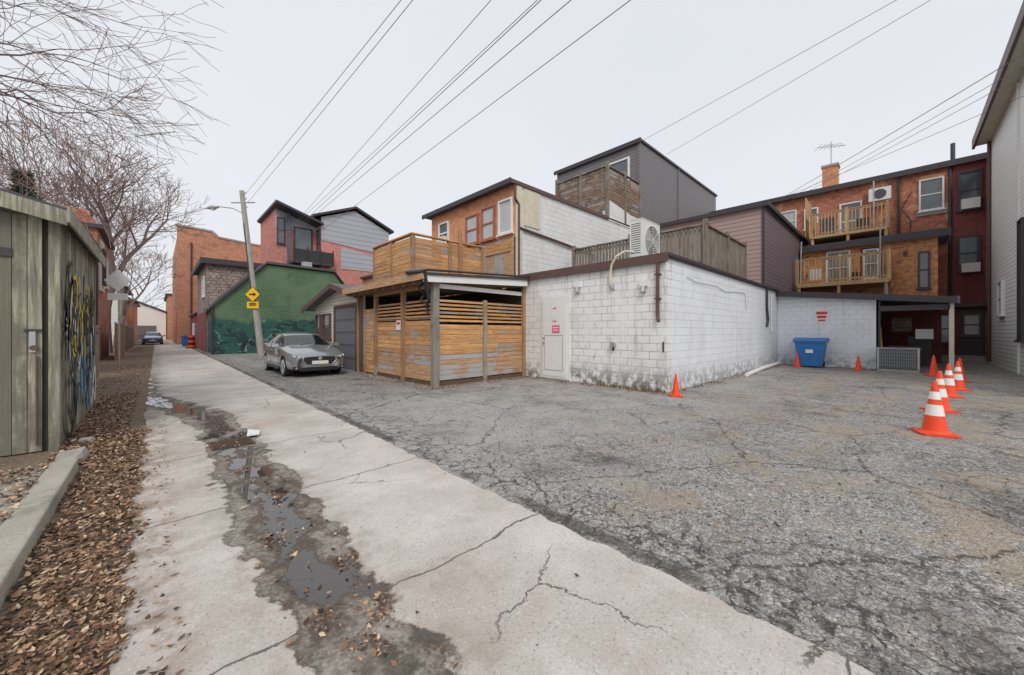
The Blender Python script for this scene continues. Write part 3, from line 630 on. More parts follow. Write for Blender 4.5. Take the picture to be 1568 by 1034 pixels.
# ---------------------------------------------------------------- green painted building
e=empty('green_brick_garage',(6.5,31.2,0)); b=MB()
prof=[(2.75,0),(10.9,0),(10.9,5.2),(10.2,6.15),(5.7,6.25),(2.75,3.2)]
b.prism(prof,'y',31.2,35.4,'green'); b.finish('walls',e)
b=MB(); ed=[(2.5,2.95),(5.7,6.32),(10.2,6.22),(11.05,5.1)]
for i in range(3):
    (xa,za),(xb,zb)=ed[i],ed[i+1]; b.prism([(xa,za),(xb,zb),(xb,zb+.16),(xa,za+.16)],'y',31.0,35.5,'felt' if i==1 else 'trim_dark')
b.box(8.2,8.8,31.8,32.4,6.3,6.9,'metal'); b.tube((2.65,31.1,0),(2.65,31.1,3.1),.06,n=8,mat='trim_dark'); b.finish('roof',e)
e=empty('shingled_house',(4,40,0)); b=MB(); b.box(2.7,8,35.45,44,0,6.6,'shakes'); b.box(2.4,8.3,35.1,44.3,6.602,6.8,'felt'); b.box(2.3,2.399,35,44.3,6.5,6.9,'trim_dark'); b.box(2.4,8.3,35.0,35.099,6.5,6.9,'trim_dark')
b.box(2.66,2.699,35.46,44,0,3,'brick_dark'); b.window('x',2.7,-1,37,38.5,4.2,5.8,'trim_white'); b.box(6.,7.,35.4,35.449,5.,6.3,'trim_white'); b.finish('walls',e)
e=empty('modern_townhouse',(12,37,0)); b=MB()
b.prism([(10.8,0),(17.2,0),(17.2,11.6),(13.8,13.1),(10.8,11.9)],'y',36.3,44,'brick_salmon'); b.finish('walls',e)
b=MB(); b.prism([(10.8,9.8),(17.2,9.2),(17.2,11.6),(13.8,13.05),(10.8,11.85)],'y',36.24,36.298,'panel_grey'); 
b.prism([(7.5,0),(10.79,0),(10.79,11.2),(7.5,12.2)],'y',37.6,44,'brick_salmon'); b.prism([(7.5,10.6),(10.79,10.6),(10.79,11.2),(7.5,12.2)],'y',37.55,37.598,'panel_grey')
b.prism([(12.5,7.4),(15.6,7.4),(15.6,9.0),(12.5,9.4)],'y',36.25,36.297,'panel_grey')
b.finish('panels',e)
b=MB()
for p in ([(7.2,12.3),(10.9,11.1)],[(10.0,11.7),(13.8,13.25)],[(13.8,13.25),(17.6,11.6)]):
    (xa,za),(xb,zb)=p; b.prism([(xa,za),(xb,zb),(xb,zb+.2),(xa,za+.2)],'y',35.9,44,'trim_dark')
b.box(8.3,8.5,37.0,37.2,6.3,12,'greyblue'); b.window('y',37.55,-1,7.6,8.2,9.2,11.5,'trim_dark'); b.window('y',37.55,-1,8.9,10.4,8.4,10.9,'trim_dark','glass',.1,False)
b.window('x',10.8,-1,36.4,37.4,8.4,10.8,'trim_dark','glass')
b.box(8.4,11.6,35.6,37.5,7.4,7.6,'trim_dark'); b.box(8.4,11.6,35.6,35.64,7.6,8.6,'rail_black'); 
for i in range(4): b.box(8.4+i*1.05,8.5+i*1.05,35.55,35.6,7.4,8.8,'rail_black')
b.finish('balcony',e)
e=empty('tall_brick_building',(7,62,0)); b=MB(); b.box(1.75,14,58,75,0,12.4,'brick_far'); b.prism([(1.75,12.4),(14,12.4),(14,12.5),(9,12.7),(5.5,13.0),(4.8,13.6),(1.75,13.8)],'y',58,58.4,'brick_far'); b.finish('walls',e)
b=MB(); b.prism([(1.6,13.8),(4.8,13.6),(5.5,13.0),(9,12.7),(14,12.5),(14,12.7),(9,12.9),(5.6,13.2),(5,13.8),(1.6,14.0)],'y',57.9,58.5,'stone'); b.tube((3,57.9,12),(3,57.9,0),.08,n=8,mat='trim_dark')
b.window('x',1.75,-1,60,61.2,8.5,10.5,'stone'); b.window('x',1.75,-1,64,65.2,8.5,10.5,'stone'); b.window('x',1.75,-1,60,61.2,4.5,6.5,'stone'); b.finish('parapet',e)
e=empty('lane_garage',(4,50,0)); b=MB(); b.box(2.9,8,45,57,0,3.2,'brick_dark'); b.box(2.7,8.2,44.8,57.2,3.202,3.35,'felt'); b.box(2.86,2.899,47,49.5,0,2.4,'garage_door'); b.box(2.86,2.899,51,53.5,0,2.4,'trim_white'); b.finish('walls',e)
e=empty('white_end_garage',(0,96,0)); b=MB(); b.box(-8,1.3,95,102,0,5,'sid_white'); b.prism([(-8,5),(1.3,5),(-3,7)],'y',95,102,'sid_white'); b.box(-3,0,94.9,94.99,0,2.6,'sid_grey'); b.prism([(-8.5,4.9),(-3,7.1),(-3,7.35),(-8.5,5.1)],'y',94.6,102,'shingle'); b.prism([(-3,7.1),(1.8,4.9),(1.8,5.1),(-3,7.35)],'y',94.6,102,'shingle'); b.finish('walls',e)
e=empty('end_house',(6,100,0)); b=MB(); b.box(1.5,20,90,110,0,8,'brick_far'); b.box(1.2,20,89.8,110,8,8.3,'felt'); b.window('y',90,-1,3,4.2,4.5,6.3); b.window('y',90,-1,6,7.2,4.5,6.3); b.finish('walls',e)

# ---------------------------------------------------------------- left side: board shed
e=empty('board_shed',(-.9,9,0)); b=MB()
b.vboards('x',-.93,7.42,11.5,.02,2.95,.11,.006,.028,'shed_wood',.006,.01)
b.vboards('y',7.38,-4.5,-.93,.02,2.92,.11,.006,.028,'shed_wood',.005,.01)
b.box(-4.5,-.95,7.42,11.5,0,2.95,'interior'); b.box(-.97,-.88,7.34,7.41,.0,2.98,'shed_wood')
b.finish('boards',e)
b=MB(); b.prism([(-4.6,3.9),(-.80,2.95),(-.80,3.04),(-4.6,4.0)],'y',7.2,11.7,'felt'); b.prism([(-4.6,3.75),(-.8,2.82),(-.8,3.0),(-4.6,3.93)],'y',7.15,7.198,'shed_wood'); b.box(-.80,-.775,7.15,11.7,2.86,3.06,'shed_wood')
b.prism([(-4.5,2.9),(-.93,2.9),(-.93,3.0),(-4.5,3.85)],'y',7.40,7.43,'shed_wood')
b.box(-2.2,-1.25,7.36,7.375,2.4,2.5,'trim_dark'); b.box(-1.16,-1.02,7.355,7.375,1.5,1.53,'trim_dark'); b.box(-1.12,-1.07,7.34,7.36,1.25,1.5,'metal')
b.tube((-1.085,7.335,1.3),(-1.085,7.36,1.3),.035,n=8,mat='trim_brown'); b.path([(-1.06,7.35,.1),(-1.06,7.35,1.2)],.012,6,'trim_brown')
b.finish('roof',e)
b=MB()
def ribbon(pts,w,mat,x=-.893):
    for i in range(len(pts)-1):
        (y0,z0),(y1,z1)=pts[i],pts[i+1]; d=Vector((y1-y0,z1-z0)); 
        if d.length<1e-5: continue
        nrm=Vector((-d.y,d.x)).normalized()*w
        b.add([(x,y0-nrm.x,z0-nrm.y),(x,y1-nrm.x,z1-nrm.y),(x,y1+nrm.x,z1+nrm.y),(x,y0+nrm.x,z0+nrm.y)],[(0,1,2,3)],mat)
rs=random.Random(3)
xo=-.893
for mat,w,cnt in(('g_white',.07,5),('g_blue',.07,7),('g_yellow',.05,7),('g_white',.03,6),('g_black',.032,34)):
    for k in range(cnt):
        cy=rs.uniform(7.8,11.1); cz=rs.uniform(.4,2.1); ph=rs.uniform(0,6); ry=rs.uniform(.12,.45); rz=rs.uniform(.2,.6); a=rs.uniform(2,6); f=rs.choice((1,2,1.5))
        xo+=.0002
        ribbon([(cy+ry*math.cos(ph+a*t/24),cz+rz*math.sin(f*(ph+a*t/24))) for t in range(25)],w*rs.uniform(.5,1),mat,xo)
b.finish('graffiti',e)
def fence(name,x,y0,y1,h,mat='greywood_v'):
    e=empty(name,(x,(y0+y1)/2,0)); b=MB(); b.vboards('x',x,y0,y1,.05,h,.14,.01,.03,mat,zj=.02)
    y=y0
    while y<y1: b.box(x-.08,x,y,y+.1,0,h+.1,mat); y+=2.2
    b.box(x-.04,x-.001,y0,y1,.4,.5,mat); b.box(x-.04,x-.001,y0,y1,h-.4,h-.3,mat); b.finish('boards',e)
fence('wood_fence',-1.35,11.8,17.8,1.7); fence('wood_fence',-1.5,28.5,34.5,1.9,'cedar_post'); fence('wood_fence',-1.6,37.5,52,1.9)
fence('wood_fence',2.8,75.5,89,1.9,'greywood_v')
e=empty('cream_siding_house',(-3,22,0)); b=MB(); b.box(-5,-2.05,19.2,25.2,0,5.0,'sid_cream'); b.finish('walls',e)
b=MB(); b.box(-5.2,-1.85,19.0,25.4,5.002,5.12,'felt'); b.box(-1.85,-1.78,19.0,25.4,4.92,5.2,'trim_dark'); b.box(-5.2,-1.85,18.93,18.999,4.92,5.2,'trim_dark'); b.window('x',-2.05,1,20,21,3.3,4.6); b.window('x',-2.05,1,22.4,23.4,3.3,4.6); b.window('x',-2.05,1,20,21,1,2.4)
b.path([(-1.95,25.1,5.0),(-1.95,25.1,0)],.06,8,'trim_dark'); b.finish('roof',e)
e=empty('red_brick_house',(-3,30,0)); b=MB(); b.box(-4.4,-2.1,27.5,33.8,0,6.6,'brick_red'); b.box(-4.6,-1.85,27.3,34,6.602,6.8,'trim_dark'); b.prism([(-3.4,6.8),(-2.1,6.8),(-2.5,7.5),(-3.4,7.5)],'y',27.6,34,'brick_red'); b.box(-2.1,-2.02,28.2,30,3.6,6.2,'sid_cream'); b.window('x',-2.02,1,28.5,29.5,4.0,5.8,'trim_dark'); b.window('x',-2.1,1,31,32,4.0,5.6); b.finish('walls',e)
e=empty('distant_house',(-6,60,0)); b=MB(); b.box(-12,-2.6,54,66,0,6.0,'sid_white'); b.prism([(-12.5,6.),(-2,6.),(-7,9.)],'y',53.5,66.5,'shingle'); b.window('x',-2.6,1,56,57.5,3.8,5.4,'trim_dark'); b.window('x',-2.6,1,60,61.5,3.8,5.4,'trim_dark'); b.finish('walls',e)
e=empty('distant_house',(-6,78,0)); b=MB(); b.box(-12,-2.2,70,86,0,5.5,'brick_far'); b.prism([(-12.5,5.5),(-1.8,5.5),(-7,9)],'y',69.5,86.5,'shingle'); b.finish('walls',e)
e=empty('street_row',(20,24,0)); b=MB(); b.box(14,30,19,35,0,6.4,'brick_far'); b.box(13.8,30,18.8,35,6.402,6.6,'felt'); b.finish('walls',e)

# ---------------------------------------------------------------- signs
def traffic_sign(name,base,col='metal',yaw=0,hp=3.9,size=.5):
    e=empty(name,base); b=MB(); x,y,z=base
    b.tube((x,y,0),(x,y,hp),.035,n=8,mat='metal')
    d=Vector((math.cos(yaw),math.sin(yaw),0)); nrm=Vector((math.sin(yaw),-math.cos(yaw),0))
    c=Vector((x,y,hp-size*.85))+nrm*.06
    vs=[c+d*size,c+Vector((0,0,size)),c-d*size,c-Vector((0,0,size))]; b.add(vs+[v+nrm*.015 for v in vs],[(3,2,1,0),(4,5,6,7),(0,1,5,4),(1,2,6,5),(2,3,7,6),(3,0,4,7)],col)
    c2=c-Vector((0,0,size*1.45)); w,h=size*.75,size*.3
    vs=[c2+d*w+Vector((0,0,h)),c2-d*w+Vector((0,0,h)),c2-d*w-Vector((0,0,h)),c2+d*w-Vector((0,0,h))]; b.add(vs+[v+nrm*.015 for v in vs],[(3,2,1,0),(4,5,6,7),(0,1,5,4),(1,2,6,5),(2,3,7,6),(3,0,4,7)],col)
    b.finish('plates',e)
traffic_sign('traffic_sign',(-1.15,23.2,0),'paper',math.radians(-30),4.1,.48)

P0=Vector((4.5,26.1,0)); P1=Vector((3.65,26.9,9.8))
e=empty('utility_pole',P0); b=MB(); b.tube(P0,P1,.18,.12,14,'polewood'); 
b.tube(P0.lerp(P1,.93)+Vector((-.5,.5,0)),P0.lerp(P1,.93)+Vector((.5,-.5,0)),.04,n=6,mat='metal')
for t in (.9,.95,.985): b.tube(P0.lerp(P1,t)+Vector((.1,-.15,0)),P0.lerp(P1,t)+Vector((.14,-.28,.05)),.04,n=8,mat='ac_white')
b.tube(P0.lerp(P1,.3)+Vector((-.16,-.1,0)),P0.lerp(P1,.8)+Vector((-.12,-.1,0)),.03,n=6,mat='trim_dark'); b.finish('pole',e)
b=MB(); s=P0.lerp(P1,.86); t=s+Vector((-.7227,.69,0))*1.5+Vector((0,0,.45)); b.path([s,s+Vector((-.5,.48,.35)),t],.03,8,'metal'); d=Vector((-.7227,.69,-.1)).normalized()
b.tube(t,t+d*.25,.06,.13,10,'metal'); b.tube(t+d*.25,t+d*.65,.13,.07,10,'metal'); b.tube(t+d*.35-Vector((0,0,.1)),t+d*.35-Vector((0,0,.17)),.12,.06,10,'cone_white'); b.finish('lamp_arm',e)
e=empty('warning_sign',P0.lerp(P1,.37)); b=MB(); c=P0.lerp(P1,.375)+Vector((-.10,-.24,0)); rt=Vector((.7227,-.69,0)); S=.46
nr=Vector((-.69,-.7227,0))
def plate(c,pts,mat,o=0.0):
    vs=[c+rt*a+Vector((0,0,h))+nr*o for a,h in pts]; n=len(vs); b.add(vs+[v+nr*.012 for v in vs],[tuple(range(n)),tuple(range(n,2*n))[::-1]]+[(i,(i+1)%n,n+(i+1)%n,n+i) for i in range(n)],mat)
plate(c,[(S,0),(0,S),(-S,0),(0,-S)],'black'); plate(c,[(S*.92,0),(0,S*.92),(-S*.92,0),(0,-S*.92)],'yellow',.014)
plate(c,[(-.2,-.04),(.05,-.04),(.05,-.12),(.22,0.0),(.05,.12),(.05,.04),(-.2,.04)],'black',.03)
c3=c-Vector((0,0,.62)); plate(c3,[(-.34,-.19),(.34,-.19),(.34,.19),(-.34,.19)],'yellow'); plate(c3,[(-.2,-.03),(.2,-.03),(.2,.03),(-.2,.03)],'black',.02); plate(c3,[(-.2,.07),(.2,.07),(.2,.12),(-.2,.12)],'black',.02)
b.finish('plates',e)

def wire(p,q,ext=0.0,sag=.25,r=.012,back=0.0):
    p=Vector(p);q=Vector(q); q2=q+(q-p)*ext; p=p-(q-p)*back; N=24; pts=[]
    for i in range(N+1):
        t=i/N; c=p.lerp(q2,t); c.z-=4*sag*t*(1-t); pts.append(c)
    b.path(pts,r,5,'wire')
b=MB()
for p,q in(((3.75,26.7,9.5),(3.94,7.88,9)),((3.9,26.6,9.1),(4.1,7.76,8.95)),((6.7,25.9,9.),(5.4,6.5,9.)),((6.85,25.8,9.),(6.14,5.77,9.)),((7.09,25.6,9.),(6.24,5.7,9.05)),((7.34,26.2,9.),(6.68,5.26,9.)),((8.44,21.5,9),(7.64,4.34,9))):
    wire(p,q,1.6,.12,.008 if p[0]<7 else .010,0 if p[0]<4 else .75)
wire((19,9.84,11.8),(16.5,.23,11.8),1.5,.1,.009); wire((22.3,9.84,12.2),(18.1,-.57,12.3),1.5,.1,.009)
wire((30,5.4,10.4),(17.9,-2.35,9.5),.6,.1,.013); wire((30,5.2,10.2),(18.9,-2.35,9.5),.5,.1,.009); wire((30,5.0,10.1),(19.4,-2.3,9.4),.5,.1,.009); wire((30,6.2,10.2),(20.0,-2.3,9.0),.5,.1,.009)
b.finish('overhead_wires')

# ---------------------------------------------------------------- cones & bins
def cone(x,y,h=.72,stripe=True,rot=0,ln=0.0):
    e=empty('traffic_cone',(x,y,0)); b=MB(); w=h*.26
    c,s=math.cos(rot),math.sin(rot)
    k=w*.18; oct_=[(-w+k,-w),(w-k,-w),(w,-w+k),(w,w-k),(w-k,w),(-w+k,w),(-w,w-k),(-w,-w+k)]
    b.prism([(x+a*c-d*s,y+a*s+d*c) for a,d in oct_],'z',.005,.035,'orange')
    r0=h*.185
    def rad(t): return r0*(1-t)+h*.032*t
    seg=[(.035/h,.08,'orange',1.15),(.08,.36,'orange',1),(.36,.56,'cone_white' if stripe else 'orange',1),(.56,.66,'orange',1),(.66,.80,'cone_white' if stripe else 'orange',1),(.80,.985,'orange',1)]
    for a,d,mt,f in seg: b.tube((x+ln*a,y,a*h),(x+ln*d,y,d*h),rad(a)*f,rad(d),28,mt,caps=False)
    b.tube((x+ln,y,.985*h),(x+ln,y,h),rad(.985),rad(1)*.6,28,'orange',caps=False); b.tube((x+ln,y,h*.9),(x+ln,y,h*.992),.012,.012,10,'black')
    b.finish('body',e,False)
cone(8.24,-.335,.78,True,.3); cone(10.7,-.5,.76,True,.8,.02); cone(13.2,-.75,.76,True,.2); cone(14.9,-1.0,.74,True,.5); cone(17.3,-1.2,.72,False,.1); cone(19.0,-.75,.7,False,.4)
cone(8.72,3.62,.52,False,.6); cone(19.6,3.05,.62,False,.2,.03); cone(19.5,1.15,.58,False,.7)
def wheelie_bin(name,x,y,w,h,mat):
    e=empty(name,(x,y,0)); b=MB(); d=w*.8
    def ring(z,s): return [(x-d/2*s,y-w/2*s,z),(x+d/2*s,y-w/2*s,z),(x+d/2*s,y+w/2*s,z),(x-d/2*s,y+w/2*s,z)]
    zs=[(.06,.76),(h*.85,.98),(h*.85,1.08),(h*.9,1.08)]; vs=[]; 
    for z,s in zs: vs+=ring(z,s)
    fs=[(0,3,2,1),(12,13,14,15)]
    for k in range(3):
        for i in range(4): fs.append((k*4+i,k*4+(i+1)%4,(k+1)*4+(i+1)%4,(k+1)*4+i))
    b.add(vs,fs,mat)
    b.prism([(x-d*.58,h*.9+.003),(x+d*.55,h*.9+.003),(x+d*.5,h*1.0),(x,h*1.02),(x-d*.5,h*.96)],'y',y-w*.56,y+w*.56,mat)
    for yy in (y-w*.42,y+w*.36): b.tube((x+d*.35,yy,.12),(x+d*.35,yy+.06,.12),.12,n=14,mat='rubber')
    b.tube((x+d*.62,y-w*.4,h*.93),(x+d*.62,y+w*.4,h*.93),.025,n=8,mat=mat)
    for yy in (-.3,0,.3): b.box(x-d*.47,x-d*.44,y+w*yy-.02,y+w*yy+.02,h*.3,h*.8,mat)
    b.box(x-d*.51,x-d*.49,y-.12,y+.12,h*.5,h*.62,'paper')
    o=b.finish('body',e); bv=o.modifiers.new('b','BEVEL'); bv.width=.012; bv.segments=2
wheelie_bin('recycling_bin',20.0,2.65,1.0,1.22,'bluebin'); wheelie_bin('recycling_bin',2.1,49,.8,1.1,'bluebin')
def barrel(x,y):
    e=empty('traffic_barrel',(x,y,0)); b=MB(); z=.08; b.tube((x,y,0),(x,y,.08),.42,n=20,mat='rubber')
    for i in range(5): b.tube((x,y,z),(x,y,z+.22),.30-.015*i,.29-.015*i,20,'orange' if i%2==0 else 'black'); z+=.22
    b.finish('body',e)
barrel(2.3,44.2)

# ---------------------------------------------------------------- cars
def car(name,x,y,paint):
    pm=M('paint_'+name,.28,.5,paint); pm.b.inputs['Coat Weight'].default_value=1.0; pm.b.inputs['Coat Roughness'].default_value=.04
    MAT['pt'+name]=pm.m; PT='pt'+name
    e=empty(name,(x,y,0))
    st=[(0.0,.66,.58,.52,.67,.22),(.06,.79,.66,.62,.76,.19),(.22,.85,.74,.70,.83,.18),(.7,.89,.84,.75,.94,.18),(1.05,.90,.90,.76,1.0,.18),(1.18,.90,.915,.74,1.02,.18),
        (2.0,.905,.95,.60,1.385,.18),(2.12,.905,.955,.60,1.425,.18),(2.58,.905,.965,.605,1.465,.18),(2.68,.905,.97,.605,1.465,.18),(3.35,.905,.995,.59,1.42,.18),(3.48,.905,1.0,.585,1.395,.18),(4.10,.88,1.05,.62,1.15,.2),(4.2,.87,1.05,.62,1.13,.22),(4.44,.81,.98,.59,1.06,.25),(4.54,.68,.82,.5,.9,.3)]
    v=[];f=[];mi=[]
    for s,w,zb,rw,zr,z0 in st:
        half=[(0,z0),(w*.8,z0),(w*.965,z0+.09),(w,.42 if zb>.5 else z0+.1),(w*1.0,.66 if zb>.78 else (zb+.42)/2),(w*.965,zb),(w*.925,zb+.025),(rw,zr-.035),(rw*.8,zr-.006),(0,zr+.012)]
        v+=[(a,s,z) for a,z in half]+[(-a,s,z) for a,z in half[-2:0:-1]]
    n=18
    for i in range(len(st)-1):
        s0=st[i][0];s1=st[i+1][0]
        for k in range(n):
            f.append((i*n+k,i*n+(k+1)%n,(i+1)*n+(k+1)%n,(i+1)*n+k))
            kk=k if k<9 else 17-k; m=0
            if kk==6 and s0>=1.17 and s1<=4.11 and not(abs(s0-2.58)<.01): m=1
            if kk in(7,8) and abs(s0-1.18)<.01: m=1
            if kk in(7,8) and abs(s0-3.48)<.01: m=1
            if kk in (0,1): m=2
            mi.append(m)
    f.append(tuple(range(n))); mi.append(0); f.append(tuple(range((len(st)-1)*n,len(st)*n))[::-1]); mi.append(0)
    me=bpy.data.meshes.new('body'); 
    def T(p): return (x+p[0], y+(p[1]-2.25), p[2])
    me.from_pydata([T(p) for p in v],[],f); 
    for k in (PT,'carglass','black'): me.materials.append(MAT[k])
    me.polygons.foreach_set('material_index',mi); me.polygons.foreach_set('use_smooth',[True]*len(f)); me.update()
    ob=bpy.data.objects.new('body',me); COL.objects.link(ob)
    em={}
    for p in me.polygons:
        for ek in p.edge_keys: em.setdefault(ek,[]).append(p.material_index)
    cr=me.attributes.new('crease_edge','FLOAT','EDGE')
    for ed in me.edges:
        a,c=ed.vertices; ms=em.get((min(a,c),max(a,c)),[])
        if len(set(ms))>1: cr.data[ed.index].value=.8
        elif (a%n)==(c%n) and (a%n) in (4,14,5,13): cr.data[ed.index].value=.45
    ss=ob.modifiers.new('s','SUBSURF'); ss.levels=2; ss.render_levels=2
    bpy.context.view_layer.objects.active=ob
    bpy.context.view_layer.update()
    with bpy.context.temp_override(object=ob,active_object=ob,selected_objects=[ob]): bpy.ops.object.modifier_apply(modifier='s')
    WY=(.88,3.58)
    for wy in WY:
        bb=MB(); p=T((0,wy,.33)); bb.tube((p[0]-1.2,p[1],p[2]),(p[0]+1.2,p[1],p[2]),.365,n=36,mat='black'); c=bb.finish('cut')
        bo=ob.modifiers.new('bo','BOOLEAN'); bo.object=c; bo.solver='EXACT'
        bpy.context.view_layer.update()
        with bpy.context.temp_override(object=ob,active_object=ob,selected_objects=[ob]): bpy.ops.object.modifier_apply(modifier='bo')
        bpy.data.objects.remove(c)
    ob.parent=e; ob.matrix_parent_inverse=Matrix.Translation(-e.location)
    bb=MB()
    p0=T((-.72,.4,.15)); p1=T((.72,4.2,.6)); bb.box(p0[0],p1[0],p0[1],p1[1],.2,.62,'black'); bb.finish('underbody',e)
    bb=MB()
    for wy in WY:
        for sd in (-1,1):
            a=T((sd*.66,wy,.32)); c=T((sd*.885,wy,.32)); dv=1 if c[0]>a[0] else -1
            bb.tube(a,c,.32,n=32,mat='rubber'); c2=(c[0]+dv*.004,c[1],c[2]); bb.tube(c,c2,.24,n=28,mat='black')
            for i in range(10):
                t=2*math.pi*i/10+.2; q=(c[0]+dv*.012,c[1]+.225*math.cos(t),c[2]+.225*math.sin(t)); bb.tube((c[0]+dv*.014,c[1],c[2]),q,.026,.018,6,'alloy')
            for i in range(28):
                t0=2*math.pi*i/28;t1=2*math.pi*(i+1)/28; bb.tube((c[0]+dv*.008,c[1]+.23*math.cos(t0),c[2]+.23*math.sin(t0)),(c[0]+dv*.008,c[1]+.23*math.cos(t1),c[2]+.23*math.sin(t1)),.016,n=5,mat='alloy')
            bb.tube(c,(c[0]+dv*.025,c[1],c[2]),.05,n=12,mat='alloy')
    bb.finish('wheels',e)
    bb=MB()
    def bx(a0,a1,s0,s1,z0,z1,mat): p=T((a0,s0,z0)); q=T((a1,s1,z1)); bb.box(p[0],q[0],p[1],q[1],z0,z1,mat)
    def quad(pts,mat): bb.add([T(p) for p in pts],[tuple(range(len(pts)))],mat)
    gp=[(-.48,.02,.66),(.48,.02,.66),(.52,.01,.56),(.38,-.0,.40),(-.38,-.0,.40),(-.52,.01,.56)]
    o=[(a,s-.022,z) for a,s,z in gp]; quad(o,'black'); 
    for i in range(1,6): bb.tube(T((gp[i][0],gp[i][1]-.024,gp[i][2])),T((gp[(i+1)%6][0],gp[(i+1)%6][1]-.024,gp[(i+1)%6][2])),.012,n=6,mat='alloy')
    bx(-.58,.58,-.012,.1,.22,.335,'black'); bx(-.25,.25,-.045,-.026,.43,.54,'cone_white')
    bb.tube(T((0,-.01,.62)),T((0,-.03,.62)),.06,n=14,mat='alloy')
    for sd in (-1,1):
        P=[(.53,.02,.665),(.66,.04,.715),(.79,.13,.765),(.868,.40,.81),(.872,.38,.76),(.81,.08,.675),(.66,.0,.635),(.54,-.01,.625)]
        o=[(sd*a,s-.024,z) for a,s,z in P]; quad(o,'lens')
        for (a,s,z,rr) in ((.64,.01,.672,.032),(.75,.06,.705,.034)): bb.tube(T((sd*a,s-.03,z)),T((sd*a,s-.042,z)),rr,n=12,mat='cone_white')
        bx(sd*.62,sd*.78,-.005,.1,.27,.37,'black'); bb.tube(T((sd*.70,-.01,.32)),T((sd*.70,-.02,.32)),.035,n=10,mat='alloy')
        p=T((sd*1.0,1.50,1.02)); bb.prism([(p[1]-.07,p[2]-.05),(p[1]-.02,p[2]-.08),(p[1]+.08,p[2]-.07),(p[1]+.08,p[2]+.06),(p[1]-.02,p[2]+.07)],'x',p[0]-.1,p[0]+.1,PT); bb.tube(T((sd*.88,1.54,.96)),T((sd*.98,1.52,.98)),.025,n=6,mat='black')
        for s in (1.4,2.63,3.4): bb.tube(T((sd*.907,s,.35)),T((sd*.892,s,.92)),.006,n=4,mat='black')
        for s in (2.42,3.22): bb.tube(T((sd*.914,s-.1,.85)),T((sd*.914,s+.08,.86)),.014,n=6,mat=PT)
        bb.tube(T((sd*.895,1.3,.245)),T((sd*.895,3.2,.245)),.035,n=6,mat='black')
    for a in (-.3,.25): bb.tube(T((a,1.2,1.035)),T((a+.4,1.3,1.075)),.01,n=5,mat='black')
    bb.finish('trim',e)
car('parked_car',3.95,15.65,(.36,.37,.39)); car('blue_car',-.3,62,(.03,.07,.25)); 

# ---------------------------------------------------------------- trees
def rvec(): return Vector((U(-1,1),U(-1,1),U(-1,1)))
def branch(b,p,d,L,r,lev,mx,up=.06,rmin=.006,pr=.7,wob=.17):
    ns=5 if lev<2 else (4 if lev<4 else 3)
    for i in range(ns):
        d=(d+rvec()*wob+Vector((0,0,up))).normalized(); q=p+d*(L/ns)
        ra=r*(1-.45*i/ns); rb=r*(1-.45*(i+1)/ns)
        b.tube(p,q,max(ra,rmin),max(rb,rmin),8 if lev<1 else (5 if lev<3 else 3),'bark' if lev<3 else 'twig',False)
        if lev<mx and i>=(2 if lev==0 else 1) and (lev==0 or R()<pr):
            s=rvec(); s=(s-d*s.dot(d)).normalized(); a=math.radians(U(28,60)); nd=(d*math.cos(a)+s*math.sin(a)).normalized()
            branch(b,q,nd,L*U(.55,.8),rb*U(.5,.68),lev+1,mx,up,rmin,pr,wob)
        p=q
    if lev<mx:
        for _ in range(2):
            s=rvec(); s=(s-d*s.dot(d)).normalized(); a=math.radians(U(10,30)); nd=(d*math.cos(a)+s*math.sin(a)).normalized()
            branch(b,p,nd,L*U(.6,.8),r*.5,lev+1,mx,up,rmin,pr,wob)
def bare_tree(name,base,h,r,mx,limbs=None,rmin=.008,pr=.7,up=.03,wob=.17):
    b=MB(); base=Vector(base); e=empty(name,base)
    if limbs is None: branch(b,base,Vector((0,0,1)),h*.36,r,0,mx,.05,rmin,pr,wob)
    else:
        b.tube(base,base+Vector((0,0,h)),r,r*.7,12,'bark')
        for (dz,d,L,rr) in limbs: branch(b,base+Vector((0,0,dz)),Vector(d).normalized(),L,rr,1,mx,up,rmin,pr,wob)
    b.finish('trunk_and_branches',e)
random.seed(11); bare_tree('bare_tree',(-2.6,38.5,0),15.0,.40,5,rmin=.013,pr=.9)
random.seed(5); bare_tree('bare_tree',(-2.6,50,0),13,.3,5,rmin=.014,pr=.6)
random.seed(21); bare_tree('bare_tree',(-9,40,0),14,.35,5,rmin=.013,pr=.7)
random.seed(18); bare_tree('bare_tree',(-4.6,9.6,0),5.5,.28,5,[(3.9,(1,.1,.8),1.9,.045),(4.4,(1,-.5,1.),2.1,.045),(5.0,(.9,.5,.9),2.1,.045),(5.5,(.7,-.1,1),2.2,.05),(5.0,(1,.1,.45),2.2,.042),(5.5,(.9,-.35,.5),2.1,.042),(4.6,(1,.35,.7),2.3,.045),(5.4,(1,-.1,.75),2.4,.045)],rmin=.0038,pr=.62,up=-.03,wob=.29)
random.seed(4)
e=empty('evergreen_tree',(-2.6,16.4,0)); b=MB(); b.tube((-2.6,16.4,0),(-2.6,16.4,5.4),.12,.03,8,'bark')
for i in range(4500):
    t=R()**.8; z=1+4.8*t; rr=(1.25*(1-t)+.08)*(R()**.5)*(1+.25*math.sin(z*9)); a=U(0,6.28); c=Vector((-2.6+rr*math.cos(a),16.4+rr*math.sin(a),z)); d=Vector((math.cos(a),math.sin(a),U(-.2,.5)))*U(.06,.16); w=rvec()*.03
    b.add([c-w,c+w,c+d],[(0,1,2)],'needle')
b.finish('foliage',e)

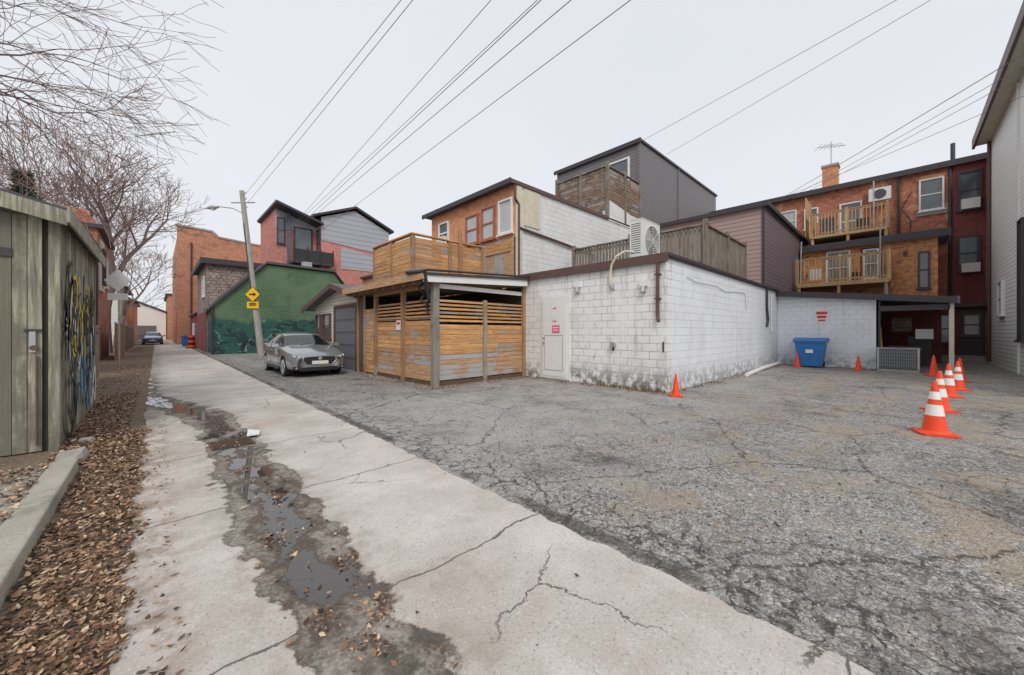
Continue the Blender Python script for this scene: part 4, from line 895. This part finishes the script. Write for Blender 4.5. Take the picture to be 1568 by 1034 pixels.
# ---------------------------------------------------------------- world, light, camera
w=bpy.data.worlds.new('World'); scene.world=w; w.use_nodes=True; nt=w.node_tree; bg=nt.nodes['Background']
sky=nt.nodes.new('ShaderNodeTexSky'); sky.sky_type='NISHITA'; sky.sun_disc=False; sky.sun_elevation=math.radians(42); sky.sun_rotation=math.radians(213); sky.dust_density=4; sky.air_density=1
hs=nt.nodes.new('ShaderNodeHueSaturation'); hs.inputs['Saturation'].default_value=.25; nt.links.new(sky.outputs[0],hs.inputs['Color'])
tc=nt.nodes.new('ShaderNodeTexCoord'); no=nt.nodes.new('ShaderNodeTexNoise'); no.inputs['Scale'].default_value=1.6; no.inputs['Detail'].default_value=4; nt.links.new(tc.outputs['Generated'],no.inputs['Vector'])
cl=nt.nodes.new('ShaderNodeMix'); cl.data_type='RGBA'; cl.inputs[6].default_value=(7.3,7.6,8.3,1); cl.inputs[7].default_value=(8.4,8.55,8.9,1); nt.links.new(no.outputs[0],cl.inputs[0])
mx=nt.nodes.new('ShaderNodeMix'); mx.data_type='RGBA'; mx.inputs[0].default_value=.88; nt.links.new(hs.outputs[0],mx.inputs[6]); nt.links.new(cl.outputs[2],mx.inputs[7])
nt.links.new(mx.outputs[2],bg.inputs[0]); bg.inputs[1].default_value=.11
sd=bpy.data.lights.new('sun','SUN'); sd.energy=1.4; sd.angle=math.radians(22); sd.color=(1,.97,.91); so=bpy.data.objects.new('sun',sd); COL.objects.link(so)
el=math.radians(42); az=Vector((-.6,-.8,0)).normalized(); dirv=-(az*math.cos(el)+Vector((0,0,math.sin(el)))); so.rotation_euler=dirv.to_track_quat('-Z','Y').to_euler(); so.location=(0,-10,20)
cd=bpy.data.cameras.new('camera'); cd.sensor_width=36; cd.lens=13.09; cd.shift_y=-9/1568; cd.clip_start=.05; cd.clip_end=1000
co=bpy.data.objects.new('camera',cd); COL.objects.link(co); co.location=(0,0,1.5); co.rotation_euler=(math.radians(90),0,-math.atan2(.691,.723)); scene.camera=co
scene.view_settings.view_transform='Standard'; scene.view_settings.look='None'; scene.view_settings.exposure=0
